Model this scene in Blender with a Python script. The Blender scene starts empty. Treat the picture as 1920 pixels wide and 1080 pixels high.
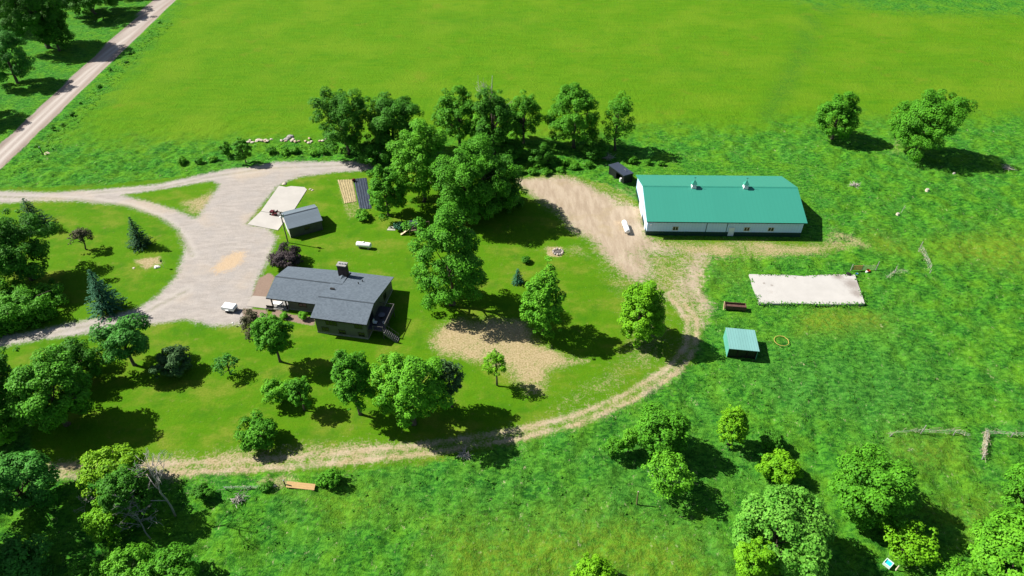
import bpy, math, random
import numpy as np
from math import radians, sin, cos, pi, sqrt
random.seed(7)
S = bpy.context.scene
COL = S.collection

# ------------------------------------------------------------------ camera
H, F, TH = 85.0, 1280.0, radians(40)
def G(px, py, z=0.0):
    """place on the land (metres) seen at a spot of the 1920x1080 photograph"""
    c, s = cos(TH), sin(TH)
    u = (px-960)/F; v = (540-py)/F
    dx, dy, dz = u, c+v*s, -s+v*c
    t = (z-H)/dz
    return (dx*t, dy*t, z)
cam = bpy.data.objects.new("camera", bpy.data.cameras.new("camera"))
COL.objects.link(cam); S.camera = cam
cam.location = (0, 0, H); cam.rotation_euler = (radians(90)-TH, 0, 0)
cam.data.sensor_width = 36; cam.data.lens = 36*F/1920
cam.data.clip_end = 9000; cam.data.clip_start = 1

# ------------------------------------------------------------------ light
SD = (-0.98, 0.27, 1.0)                     # towards the sun
el = math.atan2(1.0, math.hypot(SD[0], SD[1])); az = math.atan2(SD[0], SD[1])
sl = bpy.data.lights.new("sun", 'SUN'); sl.energy = 5.0; sl.angle = radians(0.5); sl.color = (1, .95, .87)
so = bpy.data.objects.new("sun", sl); COL.objects.link(so)
so.rotation_euler = (pi/2-el, 0, math.atan2(SD[0], -SD[1])); so.location = (0, 0, 150)
W = bpy.data.worlds.new("World"); S.world = W; W.use_nodes = True
nt = W.node_tree; sky = nt.nodes.new('ShaderNodeTexSky'); sky.sky_type = 'NISHITA'; sky.sun_disc = False
sky.sun_elevation = el; sky.sun_rotation = az
nt.links.new(sky.outputs[0], nt.nodes['Background'].inputs[0]); nt.nodes['Background'].inputs[1].default_value = 0.05
S.view_settings.view_transform = 'Standard'; S.view_settings.look = 'None'
S.view_settings.exposure = 0.95; S.view_settings.gamma = 1

# ------------------------------------------------------------------ materials
class NT:
    def __init__(s, name):
        s.m = bpy.data.materials.new(name); s.m.use_nodes = True
        s.t = s.m.node_tree; s.b = s.t.nodes['Principled BSDF']
        s.b.inputs['Specular IOR Level'].default_value = 0.2
        s.geo = s.t.nodes.new('ShaderNodeNewGeometry')
    def put(s, inp, v):
        if hasattr(v, 'is_output') or isinstance(v, bpy.types.NodeSocket): s.t.links.new(v, inp)
        elif isinstance(v, (tuple, list)) and len(v) == 3 and inp.type == 'RGBA': inp.default_value = (*v, 1)
        else: inp.default_value = v
    def vec(s, sc=(1, 1, 1), rot=0.0, loc=(0, 0, 0), local=False):
        n = s.t.nodes.new('ShaderNodeMapping'); n.inputs['Scale'].default_value = sc; n.inputs['Location'].default_value = loc
        n.inputs['Rotation'].default_value = (0, 0, rot)
        if local:
            tc = s.t.nodes.new('ShaderNodeTexCoord'); s.t.links.new(tc.outputs['Object'], n.inputs[0])
        else: s.t.links.new(s.geo.outputs['Position'], n.inputs[0])
        return n.outputs[0]
    def noise(s, scale, detail=3, rough=.55, vec=None, dist=0.0):
        n = s.t.nodes.new('ShaderNodeTexNoise'); n.inputs['Scale'].default_value = scale
        n.inputs['Detail'].default_value = detail; n.inputs['Roughness'].default_value = rough; n.inputs['Distortion'].default_value = dist
        s.t.links.new(vec if vec is not None else s.geo.outputs['Position'], n.inputs['Vector'])
        return n.outputs['Fac']
    def math(s, op, a, b=0.0, c=0.0):
        n = s.t.nodes.new('ShaderNodeMath'); n.operation = op
        s.put(n.inputs[0], a); s.put(n.inputs[1], b); s.put(n.inputs[2], c)
        return n.outputs[0]
    def sm(s, v, lo, hi, a=0.0, b=1.0):
        n = s.t.nodes.new('ShaderNodeMapRange'); n.interpolation_type = 'SMOOTHSTEP'
        s.put(n.inputs[0], v)
        for i, x in zip((1, 2, 3, 4), (lo, hi, a, b)): n.inputs[i].default_value = x
        return n.outputs[0]
    def mix(s, f, a, b):
        n = s.t.nodes.new('ShaderNodeMix'); n.data_type = 'RGBA'
        s.put(n.inputs[0], f); s.put(n.inputs[6], a); s.put(n.inputs[7], b)
        return n.outputs[2]
    def attr(s, name):
        n = s.t.nodes.new('ShaderNodeAttribute'); n.attribute_name = name
        return n.outputs['Fac']
    def col(s, v): s.put(s.b.inputs['Base Color'], v)
    def rough(s, v, spec=None):
        s.b.inputs['Roughness'].default_value = v
        if spec is not None: s.b.inputs['Specular IOR Level'].default_value = spec
    def bump(s, h, st=.5, d=.05):
        n = s.t.nodes.new('ShaderNodeBump'); n.inputs['Strength'].default_value = st; n.inputs['Distance'].default_value = d
        s.put(n.inputs['Height'], h); s.t.links.new(n.outputs[0], s.b.inputs['Normal'])

MATS = {}
def plain(name, c, r=.7, spec=.2, var=.25, scale=3.0, bump=0.0, metal=0.0):
    """weathered surface: colour with patchy wear"""
    if name in MATS: return MATS[name]
    n = NT(name)
    a = n.noise(scale, 5, .6); b = n.noise(scale*.23, 3)
    f = n.math('ADD', n.math('MULTIPLY', a, .6), n.math('MULTIPLY', b, .4))
    n.col(n.mix(n.sm(f, .3, .7), tuple(x*(1-var) for x in c), tuple(min(1, x*(1+var)) for x in c)))
    n.rough(r, spec); n.b.inputs['Metallic'].default_value = metal
    if bump: n.bump(a, bump, .05)
    MATS[name] = n.m; return n.m

def ribbed(name, c, r, spec, period, depth=.6, var=.08, axis=0, dark=.8):
    """metal or board cladding with ribs along one local axis"""
    n = NT(name)
    tc = n.t.nodes.new('ShaderNodeTexCoord'); sp = n.t.nodes.new('ShaderNodeSeparateXYZ'); n.t.links.new(tc.outputs['Object'], sp.inputs[0])
    w = n.math('FRACT', n.math('MULTIPLY', sp.outputs[axis], 1/period))
    rib = n.math('SUBTRACT', 1.0, n.sm(n.math('ABSOLUTE', n.math('SUBTRACT', w, .5)), .0, .16))
    pan = n.t.nodes.new('ShaderNodeTexWhiteNoise'); pan.noise_dimensions = '1D'
    n.put(pan.inputs['W'], n.math('FLOOR', n.math('MULTIPLY', sp.outputs[axis], 1/(period*4))))
    f = n.math('ADD', n.math('MULTIPLY', n.noise(.5, 5, .65), .65), n.math('MULTIPLY', pan.outputs[0], .35))
    base = n.mix(n.sm(f, .2, .8), tuple(x*(1-var) for x in c), tuple(x*(1+var) for x in c))
    n.col(n.mix(rib, base, tuple(x*dark for x in c))); n.rough(r, spec); n.bump(rib, depth, .03)
    return n.m

def leafmat(name, dark, light, trans=.22):
    n = NT(name); rnd = n.geo.outputs['Random Per Island']
    big = n.noise(.45, 3)
    f = n.math('ADD', n.math('MULTIPLY', rnd, .55), n.math('MULTIPLY', n.sm(big, .3, .7), .45))
    c = n.mix(f, dark, light)
    n.col(c); n.rough(.6, .12)
    tr = n.t.nodes.new('ShaderNodeBsdfTranslucent'); n.t.links.new(c, tr.inputs[0])
    mx = n.t.nodes.new('ShaderNodeMixShader'); mx.inputs[0].default_value = trans
    n.t.links.new(n.b.outputs[0], mx.inputs[1]); n.t.links.new(tr.outputs[0], mx.inputs[2])
    n.t.links.new(mx.outputs[0], n.t.nodes['Material Output'].inputs[0])
    return n.m
LEAF = dict(
    mid=leafmat('leaf_mid', (.026, .130, .005), (.120, .385, .020)),
    deep=leafmat('leaf_deep', (.018, .092, .005), (.082, .285, .018)),
    bright=leafmat('leaf_bright', (.042, .185, .006), (.165, .460, .024)),
    lime=leafmat('leaf_lime', (.060, .22, .004), (.20, .47, .013)),
    yellow=leafmat('leaf_yellow', (.075, .22, .004), (.24, .46, .015)),
    teal=leafmat('leaf_teal', (.024, .115, .012), (.098, .355, .044)),
    silver=leafmat('leaf_silver', (.035, .18, .008), (.185, .46, .055)),
    grey=leafmat('leaf_grey', (.028, .080, .022), (.100, .200, .068)),
    spruce=leafmat('needle_spruce', (.010, .050, .018), (.036, .125, .045), .1),
    bluespruce=leafmat('needle_blue', (.014, .075, .036), (.048, .18, .085), .1),
    purple=leafmat('leaf_purple', (.026, .020, .022), (.090, .070, .072), .15),
    brown=leafmat('leaf_brown', (.045, .048, .024), (.13, .125, .065), .2),
)
BARK = plain('bark', (.10, .085, .065), .9, .1, .35, 4, .6)
PALEBARK = plain('pale_bark', (.34, .31, .27), .9, .1, .3, 4, .6)
DEADWOOD = plain('dead_wood', (.27, .255, .24), .9, .1, .3, 4, .5)

# ------------------------------------------------------------------ mesh helpers
def mesh_np(name, V, Q):
    me = bpy.data.meshes.new(name); V = np.asarray(V, np.float32); Q = np.asarray(Q, np.int32); k = Q.shape[1]
    me.vertices.add(len(V)); me.vertices.foreach_set('co', V.ravel())
    me.loops.add(Q.size); me.loops.foreach_set('vertex_index', Q.ravel())
    me.polygons.add(len(Q)); me.polygons.foreach_set('loop_start', np.arange(0, Q.size, k, dtype=np.int32))
    me.update(calc_edges=True)
    return me
def link(name, me, m, parent=None):
    o = bpy.data.objects.new(name, me); COL.objects.link(o)
    if m: me.materials.append(m)
    if parent: o.parent = parent
    return o
def tag(o, label, cat, group=None, kind=None):
    o['label'] = label; o['category'] = cat
    if group: o['group'] = group
    if kind: o['kind'] = kind
    return o
def thing(name, label, cat, loc, rz=0.0, group=None):
    o = bpy.data.objects.new(name, None); COL.objects.link(o); o.empty_display_size = .5
    o.location = loc if len(loc) == 3 else (*loc, 0); o.rotation_euler = (0, 0, rz)
    return tag(o, label, cat, group)

class MB:
    def __init__(s): s.v = []; s.f = []
    def add(s, vs, fs):
        o = len(s.v); s.v += [tuple(p) for p in vs]; s.f += [tuple(i+o for i in f) for f in fs]; return s
    def box(s, x0, x1, y0, y1, z0, z1):
        return s.add([(x0, y0, z0), (x1, y0, z0), (x1, y1, z0), (x0, y1, z0), (x0, y0, z1), (x1, y0, z1), (x1, y1, z1), (x0, y1, z1)],
                     [(3, 2, 1, 0), (4, 5, 6, 7), (0, 1, 5, 4), (1, 2, 6, 5), (2, 3, 7, 6), (3, 0, 4, 7)])
    def slab(s, p, t):                      # four corners ccw from above, thickness straight down
        q = [(x, y, z-t) for x, y, z in p]; n = len(p)
        return s.add(list(p)+q, [tuple(range(n)), tuple(range(2*n-1, n-1, -1))]+[(i, i+n, (i+1) % n+n, (i+1) % n) for i in range(n)])
    def prism(s, pts, a, b, axis='x'):      # outline in the plane across the axis, from a to b
        n = len(pts)
        mk = (lambda d, p: (d, p[0], p[1])) if axis == 'x' else ((lambda d, p: (p[0], d, p[1])) if axis == 'y' else (lambda d, p: (p[0], p[1], d)))
        return s.add([mk(a, p) for p in pts]+[mk(b, p) for p in pts],
                     [tuple(range(n-1, -1, -1)), tuple(range(n, 2*n))]+[(i, (i+1) % n, (i+1) % n+n, i+n) for i in range(n)])
    def tube(s, pts, rad, n=8, cap=True):
        P = [np.array(p, float) for p in pts]; R = rad if hasattr(rad, '__len__') else [rad]*len(P); o = []
        for i, p in enumerate(P):
            d = P[min(i+1, len(P)-1)]-P[max(i-1, 0)]; d = d/(np.linalg.norm(d)+1e-9)
            a = np.cross(d, (0, 0, 1.0) if abs(d[2]) < .9 else (1.0, 0, 0)); a /= np.linalg.norm(a); b = np.cross(d, a)
            o += [p+R[i]*(cos(2*pi*k/n)*a+sin(2*pi*k/n)*b) for k in range(n)]
        fs = [(i*n+k, i*n+(k+1) % n, (i+1)*n+(k+1) % n, (i+1)*n+k) for i in range(len(P)-1) for k in range(n)]
        if cap: fs += [tuple(range(n-1, -1, -1)), tuple(range((len(P)-1)*n, len(P)*n))]
        return s.add(o, fs)
    def lathe(s, prof, n=16, c=(0, 0, 0), axis='z'):   # (radius, height) pairs
        o = []
        for r, z in prof:
            for k in range(n):
                x, y = r*cos(2*pi*k/n), r*sin(2*pi*k/n)
                q = (x, y, z) if axis == 'z' else ((z, x, y) if axis == 'x' else (y, z, x))
                o.append((c[0]+q[0], c[1]+q[1], c[2]+q[2]))
        fs = [(i*n+k, i*n+(k+1) % n, (i+1)*n+(k+1) % n, (i+1)*n+k) for i in range(len(prof)-1) for k in range(n)]
        fs += [tuple(range(n-1, -1, -1)), tuple(range((len(prof)-1)*n, len(prof)*n))]
        return s.add(o, fs)
    def build(s, name, m, parent=None, smooth=False, loc=None, rz=0.0, rot=None):
        me = bpy.data.meshes.new(name); me.from_pydata(s.v, [], s.f); me.update()
        if smooth: me.polygons.foreach_set('use_smooth', [True]*len(me.polygons))
        o = link(name, me, m, parent)
        if loc: o.location = loc if len(loc) == 3 else (*loc, 0)
        o.rotation_euler = rot if rot else (0, 0, rz)
        return o

# ------------------------------------------------------------------ ground
def vnoise(x, y, seed=0):
    def h(i, j):
        n = (i.astype(np.int64)*374761393+j.astype(np.int64)*668265263+seed*974711) & 0x7fffffff
        n = ((n ^ (n >> 13))*1274126177) & 0x7fffffff
        return ((n ^ (n >> 16)) & 0xffff)/65535.0
    i, j = np.floor(x), np.floor(y); u, v = x-i, y-j; u = u*u*(3-2*u); v = v*v*(3-2*v)
    return (h(i, j)*(1-u)+h(i+1, j)*u)*(1-v)+(h(i, j+1)*(1-u)+h(i+1, j+1)*u)*v
def fbm(x, y, sc, o=4, seed=0):
    t = 0; a = .5
    for k in range(o): t = t+a*vnoise(x*sc*2**k+17.3*k, y*sc*2**k-9.1*k, seed+k); a *= .5
    return t/(1-.5**o)
def lines(lo, a, b, hi, st):
    m = list(np.arange(a, b+st/2, st)); d = st; x = b; r = []
    while x < hi: d *= 1.22; x += d; r.append(x)
    d = st; x = a; l = []
    while x > lo: d *= 1.22; x -= d; l.append(x)
    return np.array(l[::-1]+m+r)
XS = lines(-3500, -130, 130, 3500, .5); YS = lines(-1500, 36, 172, 4500, .5)
GX, GY = np.meshgrid(XS, YS); gx, gy = GX.ravel(), GY.ravel()
def sdist(poly):
    """signed distance to a polygon drawn on the photograph's ground: positive inside, in metres"""
    P = np.array([G(*p)[:2] for p in poly]); d = np.full(gx.shape, 1e9); ins = np.zeros(gx.shape, bool)
    for (x0, y0), (x1, y1) in zip(P, np.roll(P, -1, 0)):
        ex, ey = x1-x0, y1-y0; t = np.clip(((gx-x0)*ex+(gy-y0)*ey)/(ex*ex+ey*ey+1e-9), 0, 1)
        d = np.minimum(d, (gx-x0-t*ex)**2+(gy-y0-t*ey)**2)
        c = (y0 > gy) != (y1 > gy)
        with np.errstate(divide='ignore', invalid='ignore'): ins ^= c & (gx < (x1-x0)*(gy-y0)/(y1-y0)+x0)
    return np.where(ins, 1, -1)*np.sqrt(d)
def ldist(line):
    P = np.array([G(*p)[:2] for p in line]); d = np.full(gx.shape, 1e9)
    for (x0, y0), (x1, y1) in zip(P[:-1], P[1:]):
        ex, ey = x1-x0, y1-y0; t = np.clip(((gx-x0)*ex+(gy-y0)*ey)/(ex*ex+ey*ey+1e-9), 0, 1)
        d = np.minimum(d, (gx-x0-t*ex)**2+(gy-y0-t*ey)**2)
    return np.sqrt(d)
def soft(d, w): t = np.clip(d/w*.5+.5, 0, 1); return t*t*(3-2*t)
wob = (fbm(gx, gy, .12, 4, 3)-.5)*4.0                       # wandering edges
M = {}
# lawn
lawn = sdist([(-300, 352), (0, 352), (200, 345), (430, 322), (690, 312), (960, 330), (1060, 325), (1140, 345), (1200, 380), (1215, 440), (1600, 455), (1560, 476), (1330, 480),
              (1318, 560), (1330, 590), (1300, 680), (1220, 735), (1100, 800), (960, 835), (800, 868), (620, 885), (300, 892), (110, 890), (60, 855), (60, 800), (0, 700), (-300, 700)])
M['lawn'] = soft(lawn+wob*.3, 2.2)
field = sdist([(345, -60), (1300, -14), (1500, 4), (1700, 20), (1920, 28), (2400, 50), (2400, 205), (1920, 212), (1700, 226), (1530, 232), (1300, 246), (1180, 250), (1000, 262), (640, 270), (560, 266), (430, 262), (330, 266), (200, 272), (110, 262), (165, 205), (240, 120), (310, 40)])
M['field'] = soft(field+wob*2.2-1.0, 13)
# gravel
g = sdist([(-400, 354), (0, 358), (100, 360), (210, 353), (300, 345), (400, 322), (500, 306), (650, 301), (700, 305), (700, 317), (600, 326), (560, 331), (522, 347), (482, 395), (462, 420),
           (505, 428), (520, 445), (500, 490), (478, 530), (470, 580), (455, 606), (400, 611), (340, 600), (270, 608), (180, 624), (80, 637), (-200, 690), (-200, 655), (80, 618), (200, 592), (255, 580), (295, 556), (330, 520),
           (346, 470), (336, 430), (300, 405), (240, 386), (150, 378), (60, 378), (0, 381), (-400, 390)])
tri = sdist([(230, 366), (395, 340), (412, 346), (396, 372), (368, 408), (330, 396), (280, 379)])
M['gravel'] = soft(np.minimum(g, -tri)+wob*.28, 2.2)
road = sdist([(-160, 425), (0, 271), (290, -1), (769, -450), (797, -450), (331, -1), (0, 318), (-130, 440)])
M['road'] = soft(road+wob*.08, .9)
# bare dirt yard by the barn and the farm track
yard = sdist([(962, 336), (1060, 333), (1115, 352), (1160, 378), (1205, 392), (1212, 445), (1240, 462), (1330, 474), (1318, 486), (1312, 540), (1332, 580), (1312, 612), (1268, 560), (1215, 545), (1165, 510), (1120, 465), (1068, 425), (1052, 400), (1000, 372)])
gr1 = sdist([(1110, 352), (1200, 340), (1202, 384), (1165, 382), (1140, 368)]); gr2 = sdist([(1222, 490), (1270, 484), (1262, 520), (1290, 570), (1310, 620), (1270, 620), (1250, 560)])
pd = (fbm(gx, gy, .3, 4, 77)-.5)*3.0
M['dirt'] = soft(np.minimum(np.minimum(yard, -gr1), -(gr2+2.0)*.45)+wob*.55+pd*.7, 4.6)
T1 = [(1262, 552), (1298, 600), (1296, 650), (1262, 693), (1180, 745), (1080, 788), (968, 815), (790, 843), (550, 866), (300, 880), (110, 884), (-60, 885)]
tr = ldist(T1); trk = soft(2.15-tr+wob*.35+pd*.3, 2.4)
ruts = np.exp(-((tr-.95)/.55)**2)
M['track'] = np.clip((.55+.68*fbm(gx, gy, .4, 3, 51))*trk*(.42+.48*ruts), 0, 1)
M['trackarea'] = trk
# dry straw-coloured ground
st = sdist([(803, 640), (822, 610), (870, 600), (930, 600), (985, 606), (1012, 640), (1070, 668), (1105, 676), (1075, 690), (1030, 698), (1015, 735), (990, 738), (955, 712), (930, 690), (880, 676), (825, 664)])
d1 = sdist([(1190, 440), (1300, 446), (1535, 455), (1550, 440), (1558, 425), (1600, 440), (1635, 460), (1590, 472), (1540, 482), (1330, 488), (1230, 480)])
d2 = sdist([(1120, 470), (1210, 520), (1250, 560), (1265, 640), (1230, 690), (1150, 735), (1040, 770), (1130, 700), (1180, 640), (1170, 560), (1130, 510)])
d3 = sdist([(630, 336), (662, 336), (672, 380), (688, 395), (650, 416)]); d4 = sdist([(250, 488), (300, 480), (310, 495), (270, 506)])
d5 = sdist([(340, 380), (372, 372), (400, 350), (412, 380), (380, 412), (350, 400)]); d6 = sdist([(1022, 462), (1056, 462), (1056, 482), (1026, 482)])
d7 = sdist([(80, 868), (180, 850), (280, 850), (700, 825), (800, 820), (800, 850), (500, 880), (300, 905), (120, 905)]); d8 = sdist([(480, 905), (545, 885), (560, 905), (520, 920)])
d9 = sdist([(1670, 255), (1700, 255), (1700, 290), (1665, 285)]); d10 = sdist([(1000, 470), (1090, 455), (1120, 490), (1060, 480)])
def mx(*a):
    r = a[0]
    for b in a[1:]: r = np.maximum(r, b)
    return r
M['straw'] = (.40+.70*fbm(gx, gy, .30, 4, 44))*np.clip(mx(soft(st+wob*.4+pd*.4, 2.6), .5*soft(sdist([(955, 328), (1060, 322), (1140, 340), (1200, 350), (1206, 440), (1160, 400), (1050, 360)])+wob*.5, 3), .5*soft(sdist([(1215, 470), (1325, 478), (1318, 540), (1330, 590), (1290, 640), (1250, 570), (1205, 540)])+wob*.4, 3), .72*soft(d1+wob*.5, 3), .62*soft(d2+wob*.7+pd*.8, 5), .55*soft(d3, .8), .8*soft(d4+wob*.2, 1), .75*soft(d5+wob*.5, 2),
                        .95*soft(d6, .5), .55*soft(d7+wob*.5, 2), .7*soft(d8+wob*.3, 1.5), .55*soft(d9+wob, 3), .5*soft(d10+wob*.6, 2)), 0, 1)
o1 = sdist([(1490, 590), (1560, 578), (1660, 590), (1660, 605), (1500, 625)]); o2 = sdist([(1620, 420), (1690, 445), (1700, 475), (1640, 470)])
o3 = sdist([(1800, 440), (1960, 430), (1960, 500), (1850, 500), (1740, 470)]); o4 = sdist([(1680, 820), (1800, 815), (1800, 870), (1700, 880)]); o5 = sdist([(820, 1000), (1120, 960), (1330, 1010), (1340, 1120), (840, 1120)])
o6 = sdist([(1325, 480), (1420, 476), (1400, 540), (1330, 545)]); o7 = sdist([(560, 925), (700, 915), (760, 960), (620, 980)]); o8 = sdist([(1740, 960), (1860, 930), (1880, 990), (1800, 1010)])
M['olive'] = np.clip(mx(soft(o1+wob, 3), .9*soft(o2+wob, 3), .9*soft(o3+wob, 6), .7*soft(o4+wob, 4), .8*soft(o5+wob, 6), .4*soft(o6+wob, 3), .5*soft(o7+wob, 4), .8*soft(o8+wob, 4)), 0, 1)
dk = sdist([(1330, 640), (1480, 620), (1700, 620), (1800, 720), (1760, 820), (1500, 780), (1380, 740)]); dk2 = sdist([(640, 880), (1000, 850), (1300, 760), (1500, 900), (1200, 980), (700, 960)])
M['lush'] = np.clip(mx(.9*soft(dk+wob*2, 10), .7*soft(dk2+wob*2, 8)), 0, 1)
mul = sdist([(486, 522), (505, 512), (514, 520), (500, 556), (474, 556)]); mul2 = sdist([(515, 578), (545, 590), (592, 596), (590, 612), (540, 600), (510, 590)]); mul3 = sdist([(455, 580), (500, 582), (500, 600), (460, 600)])
M['mulch'] = mx(soft(mul+wob*.15, 1.2), soft(mul2+wob*.15, 1.2), soft(mul3+wob*.15, 1.4))
tl = [(1560, -10), (1530, 30), (1488, 130), (1440, 215)]; M['tram'] = mx(1.0*soft(2.4-ldist(tl)+wob*.4, 3), .35*soft(1.0-ldist([(340, 60), (900, 40), (1500, 60)])+wob*.3, 2), .3*soft(1.0-ldist([(300, 150), (800, 120), (1500, 140), (1950, 130)])+wob*.3, 2), .3*soft(1.0-ldist([(200, 225), (600, 200)])+wob*.3, 2))
r1 = [(-130, 432), (0, 295), (310, -1), (782, -450)]; rc1 = ldist(r1); gl1 = ldist([(-200, 369), (0, 369), (150, 374), (240, 386), (310, 414), (345, 450), (360, 480)]); gl2 = ldist([(170, 362), (300, 352), (400, 331), (500, 316), (660, 309)]); gl3 = ldist([(-200, 672), (80, 628), (260, 593), (350, 545)])
rr_ = lambda d, c, w: np.exp(-((d-c)/w)**2)
M['rut'] = np.clip(mx(rr_(rc1, 1.0, .5), .7*rr_(gl1, .9, .55), .6*rr_(gl2, .95, .55), .6*rr_(gl3, .9, .55)), 0, 1)
M['mid'] = np.clip(mx(rr_(rc1, 2.7, .55), .8*rr_(gl1, 0, .5), .5*rr_(gl2, 0, .5), .5*rr_(gl3, 0, .5)), 0, 1)
pt = sdist([(398, 505), (418, 484), (440, 472), (462, 470), (455, 492), (432, 506), (408, 512)]); pt2 = sdist([(1150, 415), (1164, 412), (1168, 420), (1155, 424)])
M['patch'] = mx(soft(pt+wob*.4, 2.2), .7*soft(pt2, 1))
rg = np.clip(1-mx(M['lawn']*.93, M['gravel'], M['road'], M['dirt'], M['track'], M['field']*.85, M['mulch']), 0, 1)
near = ((gy > 30) & (gy < 180) & (np.abs(gx) < 135))
bumps = (fbm(gx, gy, .42, 2, 11)-.5)*.9+(fbm(gx, gy, .95, 1, 15)-.5)*.45+(fbm(gx, gy, .16, 2, 5)-.5)*.7
gz = np.where(near, rg*bumps, 0)
flat = sdist([(1180, 300), (1560, 300), (1560, 480), (1180, 480)]); flat2 = sdist([(1350, 505), (1640, 505), (1640, 690), (1350, 690)])
gz = gz*np.clip(1-np.maximum(soft(flat, 1), .6*soft(flat2, 1)), 0, 1)-rg*.12*near
NAMES = ['lawn', 'field', 'gravel', 'road', 'dirt', 'track', 'straw', 'olive', 'lush', 'mulch', 'patch', 'tram', 'rut', 'mid']

gm = NT('ground_cover')
A = {k: gm.attr('m_'+k) for k in NAMES}
nb = gm.noise(.05, 4); nm = gm.noise(.22, 6, .6); ns = gm.noise(1.1, 6, .68); nf = gm.noise(3.2, 4, .7); sp = gm.noise(.7, 5, .7, gm.vec(loc=(40, 9, 0)))
stk = gm.noise(.5, 6, .65, gm.vec((.28, 1.3, 1), .12)); mow = gm.noise(.35, 4, .6, gm.vec((.10, 1.0, 1), -.10))
tf = gm.noise(.9, 7, .72, gm.vec((1.0, 1.7, 1), .35), .6)
pas = gm.mix(gm.sm(tf, .38, .62), (.010, .075, .008), (.062, .235, .016))
pas = gm.mix(gm.sm(nm, .40, .66, 0, .75), pas, gm.mix(gm.sm(tf, .35, .65), (.050, .160, .006), (.115, .270, .014)))
pas = gm.mix(gm.math('MULTIPLY', A['lush'], gm.sm(nm, .3, .6, .35, .95)), pas, gm.mix(gm.sm(tf, .38, .62), (.010, .076, .010), (.062, .222, .026)))
pas = gm.mix(gm.math('MULTIPLY', A['olive'], gm.sm(ns, .3, .62, .15, .85)), pas, gm.mix(gm.sm(nf, .3, .7), (.085, .16, .006), (.185, .235, .022)))
pas = gm.mix(gm.sm(sp, .66, .76, 0, .8), pas, (.30, .30, .14))
pv = gm.noise(.11, 5, .62, gm.vec(loc=(60, 20, 0)), .5)
pas = gm.mix(gm.sm(pv, .48, .66, 0, .4), pas, gm.mix(gm.sm(tf, .36, .64), (.014, .095, .012), (.050, .205, .030)))
pas = gm.mix(gm.sm(pv, .30, .44, .35, 0), pas, gm.mix(gm.sm(tf, .36, .64), (.060, .180, .006), (.130, .300, .016)))
fk = gm.noise(.8, 4, .8, gm.vec((1.6, 1, 1), -.7, (31, 8, 0)))
pas = gm.mix(gm.math('MULTIPLY', gm.sm(fk, .60, .71, 0, .9), gm.sm(pv, .34, .56)), pas, (.30, .31, .16))
hi = gm.sm(gm.noise(1.4, 5, .75, gm.vec((1.4, .7, 1), .7, (5, 5, 0))), .52, .7, 0, .5)
pas = gm.mix(hi, pas, (.090, .265, .040))
nq = gm.noise(.13, 6, .66, gm.vec((1, 1.5, 1), .1, (11, 4, 0)))
law = gm.mix(gm.sm(mow, .30, .70), (.060, .155, .003), (.088, .185, .005))
law = gm.mix(gm.sm(ns, .33, .7, 0, .65), law, (.058, .180, .004))
law = gm.mix(gm.sm(nf, .35, .7, 0, .55), law, (.048, .135, .003))
law = gm.mix(gm.sm(nq, .46, .68, 0, .85), law, gm.mix(gm.sm(nf, .3, .7), (.115, .170, .010), (.165, .205, .026)))
law = gm.mix(gm.sm(nm, .50, .70, 0, .65), law, (.034, .125, .004))
law = gm.mix(gm.sm(sp, .58, .74, 0, .55), law, (.19, .18, .05))
fld = gm.mix(gm.sm(stk, .33, .67), (.066, .185, .004), (.104, .216, .006))
fld = gm.mix(gm.sm(nm, .35, .7, 0, .6), fld, (.086, .228, .007))
fld = gm.mix(gm.sm(nf, .35, .75, 0, .65), fld, (.056, .152, .004))
fld = gm.mix(gm.sm(nb, .42, .68, 0, .7), fld, (.122, .222, .010))
fld = gm.mix(gm.sm(nq, .52, .72, 0, .6), fld, (.050, .168, .005))
fld = gm.mix(gm.sm(sp, .64, .78, 0, .5), fld, (.17, .23, .07))
fld = gm.mix(gm.sm(gm.noise(.09, 5, .65, gm.vec(loc=(3, 70, 0))), .57, .72, 0, .32), fld, (.175, .165, .020))
fld = gm.mix(gm.sm(gm.noise(2.2, 5, .8, gm.vec((.7, 1.6, 1), .05, (9, 2, 0))), .42, .62, 0, .22), fld, (.040, .125, .003))
law = gm.mix(gm.sm(gm.noise(2.6, 5, .8, gm.vec((.8, 1.5, 1), -.08, (2, 7, 0))), .42, .62, 0, .3), law, (.034, .105, .003))
fld = gm.mix(gm.math('MULTIPLY', A['tram'], gm.sm(ns, .3, .7, .1, .8)), fld, (.030, .120, .012))
n1 = gm.noise(.6, 6, .7, gm.vec((.5, 1.6, 1), -.6)); n8 = gm.noise(9.0, 2, .6)
grv = gm.mix(gm.sm(n1, .3, .7), (.232, .210, .190), (.328, .298, .272)); grv = gm.mix(gm.sm(nm, .42, .65, 0, .6), grv, (.262, .245, .232))
grv = gm.mix(gm.sm(nb, .53, .66, 0, .6), grv, (.36, .29, .21)); grv = gm.mix(gm.sm(n8, .35, .75, 0, .45), grv, (.42, .38, .34))
rod = gm.mix(gm.sm(nf, .3, .7), (.25, .21, .185), (.33, .285, .255))
rod = gm.mix(gm.math('MULTIPLY', A['rut'], .8), rod, (.44, .40, .36)); rod = gm.mix(gm.math('MULTIPLY', A['mid'], gm.sm(nf, .2, .7, .2, .8)), rod, (.22, .165, .125))
grv = gm.mix(gm.math('MULTIPLY', A['rut'], gm.sm(ns, .2, .7, .2, .7)), grv, (.42, .385, .345)); grv = gm.mix(gm.math('MULTIPLY', A['mid'], gm.sm(ns, .35, .65, 0, .75)), grv, (.12, .14, .04))
rt = gm.noise(.45, 5, .65, gm.vec((1.6, .35, 1), .55))
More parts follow.
